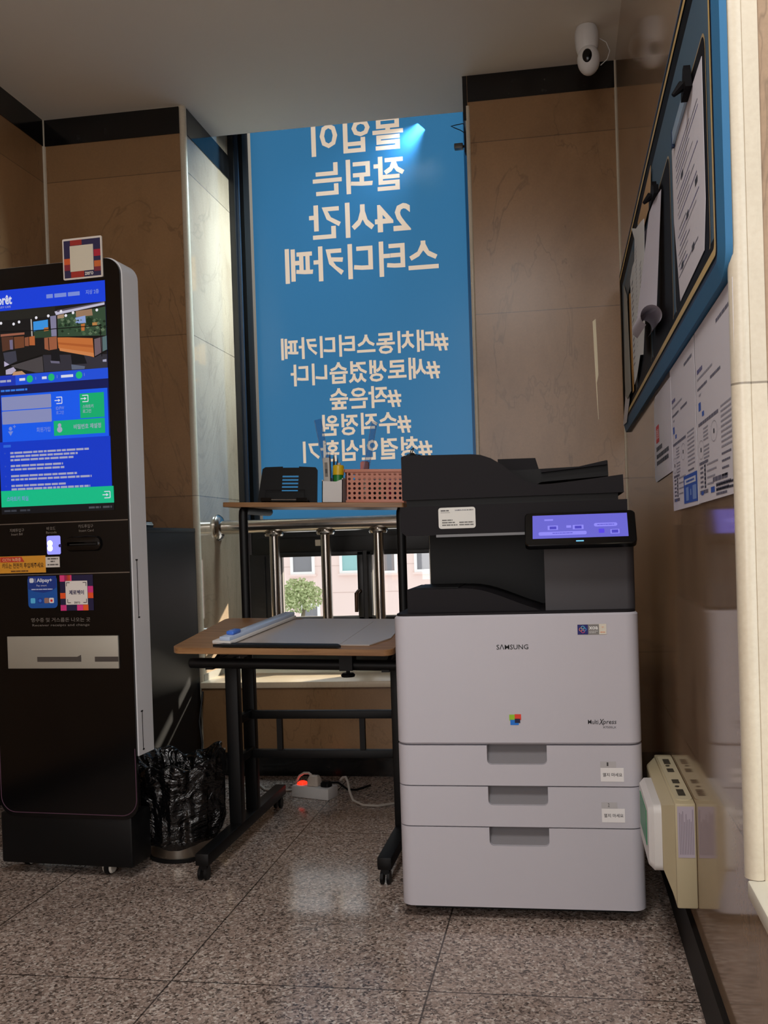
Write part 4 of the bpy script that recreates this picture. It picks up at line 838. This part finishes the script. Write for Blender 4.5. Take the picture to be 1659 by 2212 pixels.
def ruler(lab, p0, p1, wd):
    tt = thing('ruler', lab, 'ruler', FS @ Vector(p0))
    a = FS @ Vector(p0); e = FS @ Vector(p1); fr = frame((e-a).cross(Vector((0, 1, 0))), e-a, a)
    L_ = (e-a).length; b = MB(fr); b.box((-wd/2, 0, -.001), (wd/2, L_, .001), M_CLEARP); b.build('clear_strip', tt)
    b = MB(fr)
    for k in range(0, int(L_/.01)): b.rect(ID, -wd/2, .004+.01*k, -wd/2+(.008 if k % 5 == 0 else .005), .0052+.01*k, ink((90,90,90)), .0013)
    b.rect(ID, wd/2-.0015, 0, wd/2, L_, ink((200,206,214)), .0013); b.rect(ID, -wd/2, 0, -wd/2+.001, L_, ink((150,156,164)), .0013); b.build('markings', tt, recalc=False)
ruler('tall clear ruler leaning left out of the pen cup', (.366, .118, .010), (.300, .135, .298), .026)
ruler('clear ruler leaning right above the pink basket', (.437, .222, .0015), (.489, .215, .298), .022)

# pink perforated basket and what is in it
bu0, bu1, bv0, bv1, bh = .412, .628, .07, .20, .120
t = thing('pink_basket', 'pink perforated plastic basket on the upper shelf', 'basket', SH((bu0+bu1)/2, (bv0+bv1)/2))
M_PINK = plastic('pink_plastic', (202,134,112), .45, .01)
def perf(b, M, w_, h_, nx, ny, r_, m, z):
    cw, ch = w_/nx, h_/ny
    for i in range(nx):
        for j in range(ny):
            x, y = i*cw, j*ch; cx, cy_ = x+cw/2, y+ch/2
            o_ = [(x+cw, cy_), (x+cw, y+ch), (cx, y+ch), (x, y+ch), (x, cy_), (x, y), (cx, y), (x+cw, y)]
            i_ = [(cx+r_*math.cos(R(45*k)), cy_+r_*math.sin(R(45*k))) for k in range(8)]
            b.add([(p[0], p[1], z) for p in o_+i_], [(k, (k+1) % 8, 8+(k+1) % 8, 8+k) for k in range(8)], m, M)
b = MB(FS)
Ff = frame((1, 0, 0), (0, -.06, 1), (bu0+.010, bv0+.006, .010)); wdt = bu1-bu0-.02
for zz in (0, -.002): perf(b, Ff, wdt, .098, 11, 6, .0052, M_PINK, zz); perf(b, frame((1, 0, 0), (0, .06, 1), (bu0+.010, bv1-.006, .010)), wdt, .098, 11, 6, .0052, M_PINK, zz)
for uu, sgn in ((bu0+.008, 1), (bu1-.008, -1)):
    Fs_ = frame((0, 1, 0), (-.06*sgn, 0, 1), (uu, bv0+.006, .010))
    for zz in (0, .002*sgn): perf(b, Fs_, bv1-bv0-.012, .098, 6, 6, .0052, M_PINK, zz)
b.build('perforated_wall', t, recalc=False)
b = MB(FS); b.box((bu0+.006, bv0+.004, .001), (bu1-.006, bv1-.004, .011), M_PINK, bevel=.002); b.build('bottom', t)
b = MB(FS)
for (p, q) in (((bu0, bv0-.004, .106), (bu1, bv0+.004, .117)), ((bu0, bv1-.004, .106), (bu1, bv1+.004, .117)), ((bu0-.001, bv0-.004, .106), (bu0+.006, bv1+.004, .117)), ((bu1-.006, bv0-.004, .106), (bu1+.001, bv1+.004, .117))): b.box(p, q, M_PINK, bevel=.002)
b.build('rim', t)
cols = [((90,30,40), 'dark red'), ((200,196,190), 'white'), ((40,40,44), 'black'), ((70,100,80), 'green'), ((160,50,90), 'magenta'), ((30,40,80), 'navy')]
for k, (c_, nm) in enumerate(cols):
    u = bu0+.034+.0295*k; tt = thing('stationery_roll', '%s rounded item inside the pink basket' % nm, 'stationery', SH(u, (bv0+bv1)/2, .012), 0, 'items in the pink basket')
    b = MB(FS @ Matrix.Translation((u, (bv0+bv1)/2, .012+.038)))
    b.tube([(-.010, 0, 0), (.010, 0, 0)], .036, mat('tape_%d_%d_%d' % c_, c_, .35), 24); b.build('roll', tt)
    MB(FS @ Matrix.Translation((u, (bv0+bv1)/2, .012+.038))).tube([(-.0105, 0, 0), (.0105, 0, 0)], .016, ink((190,176,150)), 16).build('core', tt)
t = thing('pink_box', 'slim pink box standing behind the pink basket edge', 'box', SH(.447, .249))
MB(FS).box((.432, .240, .001), (.462, .258, .155), mat('pink_card', (196,122,118), .6), bevel=.002).build('sleeve', t); MB(FS).box((.436, .243, .155), (.458, .255, .158), mat('pink_card_top', (176,100,100), .6)).build('flap', t)

# ------------------------------------------------------------------ power strip and cables under the desk
PS = Matrix.Translation((-.985, 3.545, 0)) @ Matrix.Rotation(R(-18), 4, 'Z')
t = thing('power_strip', 'white power strip with glowing red switch on the floor under the desk', 'power strip', (-.985, 3.545, 0), R(-18))
b = MB(PS); b.box((-.092, -.036, 0), (.078, .036, .044), M_WHITE, bevel=.003); b.build('case', t)
b = MB(PS); b.loft([[(p[0], p[1], z_) for p in rr(-.082+i_, -.018+i_, -.048-i_, .018-i_, .008)] for i_, z_ in ((0, .044), (.002, .052), (.008, .056))], mat('red_switch', (120,10,6), .3, emit=(255,40,20), strength=2.2)); b.build('switch', t)['label'] = 'glowing red switch'
for u in (.0, .048): b = MB(PS); b.lathe([(.02, .0441), (.02, .0452), (.017, .0452), (.016, .0446)], M_GREYIN, (u, 0, 0), 20); b.build('socket', t)
t = thing('adapter_plug', 'cream angled plug in the left socket of the power strip', 'plug', PS @ Vector((-.012, 0, .0455)))
b = MB(PS); b.loft([[(p[0], p[1], z_) for p in rr(-.032+i_, -.02+i_, .018-i_, .02-i_, .01)] for i_, z_ in ((0, .0455), (0, .068), (.006, .082), (.014, .086))], mat('plug_cream', (206,192,178), .5)); b.build('body', t)
b = MB(PS); b.tube([(-.02, 0, .082), (-.035, .004, .089), (-.06, .008, .086), (-.085, .012, .072), (-.11, .02, .04)], .005, mat('plug_cream'), 10); b.build('cord', t)
t = thing('black_plug', 'black plug in the right socket of the power strip', 'plug', PS @ Vector((.05, 0, .0455)))
b = MB(PS); b.loft([[(p[0], p[1], z_) for p in rr(.028+i_, -.018+i_, .068-i_, .018-i_, .01)] for i_, z_ in ((0, .0455), (0, .058), (.006, .066))], M_BLACKP); b.build('body', t); MB(PS).tube([(.06, .004, .06), (.085, .03, .055), (.10, .07, .02), (.11, .12, .006), (.13, .20, .006)], .0045, M_BLACKP, 8).build('cord', t)
b = MB(); b.tube([(-.90, 3.60, .05), (-.89, 3.60, .062), (-.875, 3.59, .066), (-.86, 3.56, .055), (-.845, 3.52, .03), (-.82, 3.47, .008), (-.77, 3.42, .005), (-.71, 3.41, .005), (-.65, 3.45, .005), (-.60, 3.53, .005), (-.56, 3.60, .005), (-.4, 3.66, .005)], .0048, mat('white_cable', (190,182,172), .5), 8); tag(b.build('white_cable'), 'white cable curving over the floor from the power strip to the photocopier', 'cable')
b = MB(); b.tube([(-1.10, 3.62, .005), (-1.16, 3.60, .005), (-1.22, 3.62, .005), (-1.26, 3.68, .005), (-1.36, 3.70, .005)], .0048, mat('white_cable'), 8); tag(b.build('white_cable'), 'white cable lying behind the left desk leg', 'cable')

# ------------------------------------------------------------------ right wall: notice board, posters, emergency lamp, camera
def FR(dx): return frame((0, -1, 0), (0, 0, 1), (XR-dx, 0, 0))        # local x = -y, y = z
t = thing('notice_board', 'long blue and black framed notice board on the right wall', 'notice board', (XR, 2.65, 1.39))
b = MB(); Y0, Y1, Z0, Z1 = 1.482, 3.755, 1.392, 2.035
def ringY(o, i, xo, xi, m, rad=.05):          # sloped ring between an outer and an inner rounded outline
    A = rr(-(Y1-o), Z0+o, -(Y0+o), Z1-o, max(rad-o, .012), 5); B = rr(-(Y1-i), Z0+i, -(Y0+i), Z1-i, max(rad-i, .012), 5)
    n = len(A); vs = [(XR-xo, -p[0], p[1]) for p in A] + [(XR-xi, -p[0], p[1]) for p in B]
    b.add(vs, [(k_, (k_+1) % n, n+(k_+1) % n, n+k_) for k_ in range(n)], m)
M_BBLUE = mat('board_blue', (44,100,140), .55, 0, .3); M_NAVY = mat('board_navy', (22,40,70), .5, 0, .2); M_GOLD = mat('board_gold', (196,166,100), .5); M_BBLACK = mat('board_black', (12,11,13), .6, 0, .08); M_SLATE = mat('board_slate', (70,94,112), .6, 0, .2)
ringY(0, 0, 0, .011, M_BBLUE); ringY(0, .030, .011, .018, M_BBLUE); ringY(.030, .036, .018, .018, M_NAVY); ringY(.036, .044, .018, .016, M_BBLACK); ringY(.044, .058, .018, .018, M_GOLD); ringY(.058, .085, .016, .012, M_BBLACK); b.build('frame', t, recalc=False)
b = MB(); b.box((XR-.012, Y0+.05, Z0+.05), (XR-.002, Y1-.05, Z1-.05), M_SLATE); b.build('backing', t)
FB0 = FR(.0125)
for (ya, yb) in ((1.605, 2.075), (2.115, 2.585), (2.625, 3.10), (3.14, 3.615)):
    b = MB(); b.poly(FB0, rr(-yb, 1.458, -ya, 1.838, .035, 5), mat('panel_gold_line', (170,146,104), .5), .0004); b.poly(FB0, rr(-yb+.005, 1.463, -ya-.005, 1.833, .031, 5), mat('board_panel_black', (16,15,20), .6, 0, .08), .0008); b.build('panel', t, recalc=False)
def sheet(name, lab, cat, pts, dx, m, bulge=.0, grp=None, printer=None, th=.0006):
    c0 = sum(p[0] for p in pts)/len(pts); c1 = min(p[1] for p in pts)
    o = thing(name, lab, cat, (XR-dx, c0, c1), 0, grp)
    b = MB(); b.prism([(-p[0], p[1]) for p in pts], 'z', 0, th, m, FR(dx)); b.build('paper', o)
    if printer: b = MB(); printer(b, FR(dx+th)); b.build('print', o, recalc=False)
    return o
random.seed(11)
BI = ink((98,96,112)); DI = ink((44,44,54)); BLU = ink((40,84,176)); LI = ink((150,148,160)); PUR = ink((84,80,130))
def prn1(b, M):
    for k_ in range(22):
        zz = 1.765-.0115*k_; 
        if k_ in (6, 12): continue
        b.dashes(M, -2.0+random.uniform(0, .04), -1.68-random.uniform(0, .2), zz, .0026, random.choice([BI, PUR, LI]), .0004)
    for (y, z_) in ((1.92, 1.70), (1.86, 1.60), (1.74, 1.62), (1.95, 1.53), (1.80, 1.52)): b.rect(M, -y, z_, -y+.03, z_+.012, DI, .0005)
sheet('notice_sheet', 'large white printed sheet in the nearest panel of the notice board', 'notice', [(1.632, 1.80), (1.632, 1.56), (1.66, 1.482), (1.985, 1.475), (2.05, 1.66), (2.052, 1.812), (1.80, 1.806)], .0145, M_PAPER, printer=prn1)
def clipper(lab, ya, yb, z_, dx, bar=None):
    o = thing('bulldog_clip', lab, 'clip', (XR-dx, (ya+yb)/2, z_))
    b = MB(); b.prism([(ya, z_-.012), (yb, z_-.012), (yb-.01, z_+.012), ((ya+yb)/2+.01, z_+.02), ((ya+yb)/2, z_+.034), ((ya+yb)/2-.014, z_+.034), ((ya+yb)/2-.022, z_+.02), (ya+.01, z_+.012)], 'x', XR-dx-.012, XR-dx, M_BBLACK); b.build('jaw', o)
    b = MB(); b.tube([(XR-dx-.012, (ya+yb)/2, z_+.005), (XR-dx-.03, (ya+yb)/2, z_-.012)], [.010, .004], M_BBLACK, 8); b.build('lever', o)
clipper('black clip above the large sheet in the nearest board panel', 1.735, 1.80, 1.812, .016)
t2 = thing('clear_hanger_strip', 'pale blue clear strip holding the large sheet on the board', 'hanger', (XR-.017, 1.9, 1.80))
MB().box((XR-.021, 1.80, 1.803), (XR-.016, 2.0, 1.828), mat('pale_blue_plastic', (150,178,200), .25)).build('strip', t2); MB().box((XR-.022, 1.995, 1.798), (XR-.016, 2.005, 1.832), M_NAVY).build('end_stop', t2)
def prn2(b, M):
    for k_ in range(24): b.dashes(M, -2.80+random.uniform(0, .02), -2.74-.002*k_, 1.82-.012*k_, .0035, LI, .0004)
    for k_ in range(16): b.dashes(M, -2.66, -2.60-random.uniform(0, .03), 1.74-.012*k_, .003, BI, .0004)
sheet('notice_sheet', 'curled white sheet hanging in the second board panel from the near end', 'notice', [(2.90, 1.925), (2.74, 1.872), (2.58, 1.84), (2.50, 1.82), (2.53, 1.66), (2.56, 1.56), (2.63, 1.49), (2.77, 1.515), (2.80, 1.60), (2.84, 1.78), (2.80, 1.86)], .034, mat('bright_paper', (214,216,216), .8), printer=prn2)
sheet('notice_sheet', 'white sheet with a ragged foot hanging behind the curled one', 'notice', [(3.15, 1.835), (3.05, 1.85), (2.86, 1.84), (2.83, 1.60), (2.87, 1.53), (3.0, 1.49), (3.10, 1.482), (3.13, 1.60)], .022, mat('bright_paper'), printer=lambda b, M: [b.dashes(M, -3.10, -3.04, 1.80-.02*k_, .006, BI, .0004) for k_ in range(14)])
# dark grey sheet rolled up at its foot
o = thing('rolled_sheet', 'grey-backed sheet rolling up at its foot in the second panel', 'notice', (XR-.02, 2.4, 1.48))
b = MB(); L = []
for k_ in range(15):
    s_ = k_/14; zz = 1.80-.265*s_; yo = 2.24+.06*s_; L.append([(XR-.018-.012*s_, yo, zz), (XR-.026-.02*s_, yo+.08, zz+.005), (XR-.034-.03*s_, yo+.13+.08*s_, zz-.01)])
for i in range(14):
    b.add(L[i]+L[i+1], [(0, 1, 4, 3), (1, 2, 5, 4)], mat('grey_paper', (190,186,196), .8))
b.build('hanging_part', o, recalc=False)
b = MB(); P = []
for k_ in range(22):
    a = R(-60+300*k_/21); P.append((XR-.046+.025*math.cos(a), 1.515+.025*math.sin(a)))
n_ = len(P); vs = [(p[0], 2.27, p[1]) for p in P] + [(p[0], 2.52, p[1]+.02) for p in P]; b.add(vs, [(k_, k_+1, n_+k_+1, n_+k_) for k_ in range(n_-1)], mat('grey_paper')); b.build('rolled_foot', o, recalc=False)
clipper('black clip over the curled papers in the second board panel', 2.27, 2.40, 1.815, .02)
sheet('notice_sheet', 'grey folded leaflet behind the clip of the second panel', 'notice', [(2.44, 1.79), (2.66, 1.835), (2.70, 1.80), (2.60, 1.73), (2.52, 1.70)], .019, mat('leaflet_grey', (136,130,144), .7))
sheet('kraft_folder', 'tan folder edge sticking up behind the papers on the board', 'folder', [(2.47, 1.945), (2.50, 1.86), (2.86, 1.86), (2.88, 1.935)], .0165, mat('kraft', (186,150,104), .8))
sheet('notice_sheet', 'slate grey sheet at the far end of the notice board', 'notice', [(3.08, 1.915), (3.48, 1.89), (3.40, 1.82), (3.25, 1.825), (2.93, 1.845)], .019, mat('slate_paper', (84,90,96), .7))
sheet('notice_sheet', 'grey translucent sheet drooping at the far board panel', 'notice', [(3.42, 1.89), (3.29, 1.82), (3.22, 1.48), (3.40, 1.478), (3.48, 1.50), (3.50, 1.56)], .024, mat('dull_paper', (150,148,140), .7))
sheet('notice_sheet', 'white sheet corner hanging lowest at the far end of the board', 'notice', [(3.40, 1.82), (3.44, 1.70), (3.56, 1.50), (3.72, 1.42), (3.52, 1.41), (3.36, 1.47)], .020, M_PAPER)
sheet('yellow_sheet', 'narrow ochre sheet beside the drooping grey one on the board', 'notice', [(3.27, 1.82), (3.175, 1.80), (3.19, 1.475), (3.24, 1.475), (3.30, 1.60)], .0175, mat('ochre_paper', (190,140,70), .7))
# posters under the board
def poster(b, M, y0, y1, blue):
    X = lambda f: -(y1 + (y0-y1)*f); zt = 1.388
    def D(f0, f1, dz, h, m): b.dashes(M, X(f0), X(f1), zt-dz, h, m, .0004)
    D(.62, .92, .035, .006, BI); D(.06, .22, .085, .008, PUR); D(.06, .5, .098, .004, LI); D(.06, .35, .118, .005, BI); D(.44, .7, .118, .005, BI); D(.1, .16, .13, .004, LI)
    b.rect(M, X(.08), zt-.158, X(.15), zt-.142, BLU, .0004); b.rect(M, X(.18), zt-.172, X(.24), zt-.163, BLU, .0004)
    D(.06, .62, .187, .006, BI)
    for k_ in range(4): D(.2, .34, .198+.007*k_, .003, LI); D(.2, .36, .232+.007*k_, .003, LI)
    for k_ in range(9): D(.68, .93, .182+.0085*k_, .0032, LI)
    for (fx, dz) in ((.5, .213), (.12, .233)):
        for k_ in range(16):
            a0, a1 = 2*math.pi*k_/16, 2*math.pi*(k_+1)/16
            b.line(M, (X(fx)+.034*math.cos(a0), zt-dz+.018*math.sin(a0)), (X(fx)+.034*math.cos(a1), zt-dz+.018*math.sin(a1)), .001, LI, .0004)
        b.rect(M, X(fx)-.006, zt-dz-.004, X(fx)+.006, zt-dz+.004, DI, .0004)
    D(.06, .32, .262, .0055, BI); b.rect(M, X(.2), zt-.308, X(.245), zt-.264, DI, .0004)
    for k_ in range(5): b.rect(M, X(.205), zt-.272-.008*k_, X(.24), zt-.269-.008*k_, LI, .0006); D(.08, .17, .270+.009*k_, .004, BI)
    for k_ in range(4): D(.28, .58-.04*k_, .268+.012*k_, .0032, LI); D(.68, .9-.03*k_, .262+.012*k_, .0035, BI)
    D(.06, .3, .318, .007, BI)
    if blue:
        b.rect(M, X(.49), 1.060, X(1.0), 1.120, BLU, .0005); b.rect(M, X(.53), 1.100, X(.95), 1.112, ink((200,206,220)), .0007); b.dashes(M, X(.60), X(.9), 1.104, .004, BLU, .0009)
        for (fa, fb) in ((.58, .68), (.83, .96)): b.rect(M, X(fa), 1.065, X(fb), 1.094, ink((120,150,206)), .0007)
        b.rect(M, X(.74), 1.075, X(.78), 1.088, ink((120,150,206)), .0007); b.rect(M, X(.13), 1.07, X(.17), 1.074, BLU, .0005)
    else:
        D(.44, .8, .282+.02, .008, BI)
        for k_ in range(3): D(.52, .88-.05*k_, .316+.0085*k_-.006, .0042, BI)
        b.rect(M, X(.1), 1.068, X(.17), 1.075, BLU, .0005); b.rect(M, X(.38), 1.068, X(.48), 1.078, BLU, .0005)
        for k_ in range(2): D(.52, .92, .322+.008*k_-.01, .004, DI)
sheet('poster_sheet', 'white diagram poster without a blue box, beside the cream wall corner', 'poster', [(1.487, 1.388), (1.492, 1.057), (1.898, 1.053), (1.898, 1.388)], .0012, M_PAPER, printer=lambda b, M: poster(b, M, 1.49, 1.898, False))
sheet('poster_sheet', 'white diagram poster with solid blue box at its foot', 'poster', [(1.908, 1.388), (1.904, 1.052), (2.312, 1.049), (2.316, 1.388)], .0012, M_PAPER, printer=lambda b, M: poster(b, M, 1.908, 2.312, True))
def prn3(b, M):
    b.rect(M, -2.660, 1.245, -2.585, 1.292, ink((206,40,44)), .0004); b.text(M, '알림', -2.65, 1.256, -2.595, 1.282, ink((240,220,216)), .0006, .01)
    b.dashes(M, -2.66, -2.52, 1.222, .012, DI, .0004); b.dashes(M, -2.66, -2.37, 1.202, .011, DI, .0004); b.dashes(M, -2.66, -2.38, 1.184, .011, DI, .0004)
sheet('poster_sheet', 'small white poster with red block left of the diagram posters', 'poster', [(2.300, 1.372), (2.300, 1.146), (2.70, 1.140), (2.725, 1.155), (2.70, 1.36), (2.66, 1.376)], .0022, M_PAPER, printer=prn3)
# emergency lamp
t = thing('emergency_lamp', 'cream wall-mounted emergency lamp box low on the right wall', 'emergency lamp', (XR, 2.3, .17))
def sec(y): return None
b = MB(); b.box((XR-.045, 2.085, .172), (XR, 2.545, .404), M_CREAM, bevel=.004)
def yz(x_, y0, y1, z0_, z1_): return [(x_, y0, z0_), (x_, y1, z0_), (x_, y1, z1_), (x_, y0, z1_)]
b.loft([yz(XR-.042, 2.089, 2.541, .176, .400), yz(XR-.067, 2.125, 2.50, .240, .388), yz(XR-.069, 2.13, 2.495, .245, .384)], M_CREAM); b.build('housing', t, 25)
b = MB(); b.prism([(p[0], p[1]) for p in rr(XR-.040, 2.11, XR-.003, 2.52, .014)], 'z', .4035, .4058, plastic('cream_cover', (196,186,156), .5, .01))
for (ya, n_) in ((2.14, 6), (2.245, 4), (2.35, 4), (2.43, 6)):
    for k_ in range(n_): b.box((XR-.030, ya+.009*k_, .4068), (XR-.014, ya+.004+.009*k_, .4075), mat('vent_dark', (54,50,40), .7))
for y in (2.215, 2.41): b.lathe([(.005, 0), (.005, .0012), (.003, .0014)], mat('vent_dark'), (XR-.024, y, .4068), 12)
b.build('vent_cover', t)
b = MB(); b.rect(frame((1, 0, 0), (0, 0, 1), (0, 2.085, 0)), XR-.040, .285, XR-.004, .398, ink((178,168,180)), .0008)
for k_ in range(9): b.rect(frame((1, 0, 0), (0, 0, 1), (0, 2.085, 0)), XR-.036+.0035*k_, .292, XR-.0348+.0035*k_, .392-random.uniform(0, .03), ink((128,118,128)), .0011)
b.build('rating_label', t, recalc=False)
b = MB(); b.loft([[(XR-.066-x_, y_, z_) for (y_, z_) in rr(2.13+i_, .235+i_, 2.393-i_, .385-i_, .018)] for i_, x_ in ((0, 0), (0, .020), (.010, .032))], M_WHITE); ln = b.build('lamp_cover', t); ln['label'] = 'white rounded lamp cover'
b = MB(); b.box((XR-.0995, 2.18, .28), (XR-.0975, 2.35, .36), mat('green_label', (20,130,80), .4)); b.build('green_label', ln)
# dome camera on the ceiling
t = thing('security_camera', 'white pan and tilt security camera hanging from the ceiling corner', 'security camera', (.154, 3.61, ZC))
cc_ = (.152, 3.61)
b = MB(); b.lathe([(.030, 0), (.038, -.004), (.044, -.02), (.0455, -.045), (.043, -.075), (.036, -.10), (.026, -.115)], M_WHITE, (*cc_, ZC), 32); b.build('mount', t)
b = MB(); b.ball((.156, 3.597, 2.793), (.0425, .0425, .056), M_WHITE, 32); hd = b.build('head', t)
dv_ = Vector((-.10, -.97, -.12)).normalized(); fr = frame(Vector((0, 0, 1)).cross(-dv_), (0, 0, 1), Vector((.154, 3.597, 2.797)) + dv_*.034)
b = MB(fr); b.ball((0, 0, 0), (.0195, .027, .012), M_GLOSSBLACK, 24); ln = b.build('lens', hd); b = MB(fr); b.disc(ID, .004, -.02, .003, em((70,60,240), 1.2), .0098, 10); b.build('indicator', ln, recalc=False)
MB().tube([(.19, 3.64, 2.90), (.225, 3.63, 2.87), (.237, 3.62, 2.83), (.225, 3.60, 2.79), (.20, 3.60, 2.77)], .0016, M_WHITE, 6).build('cable', t)
# narrow tapering cream strip on the back wall
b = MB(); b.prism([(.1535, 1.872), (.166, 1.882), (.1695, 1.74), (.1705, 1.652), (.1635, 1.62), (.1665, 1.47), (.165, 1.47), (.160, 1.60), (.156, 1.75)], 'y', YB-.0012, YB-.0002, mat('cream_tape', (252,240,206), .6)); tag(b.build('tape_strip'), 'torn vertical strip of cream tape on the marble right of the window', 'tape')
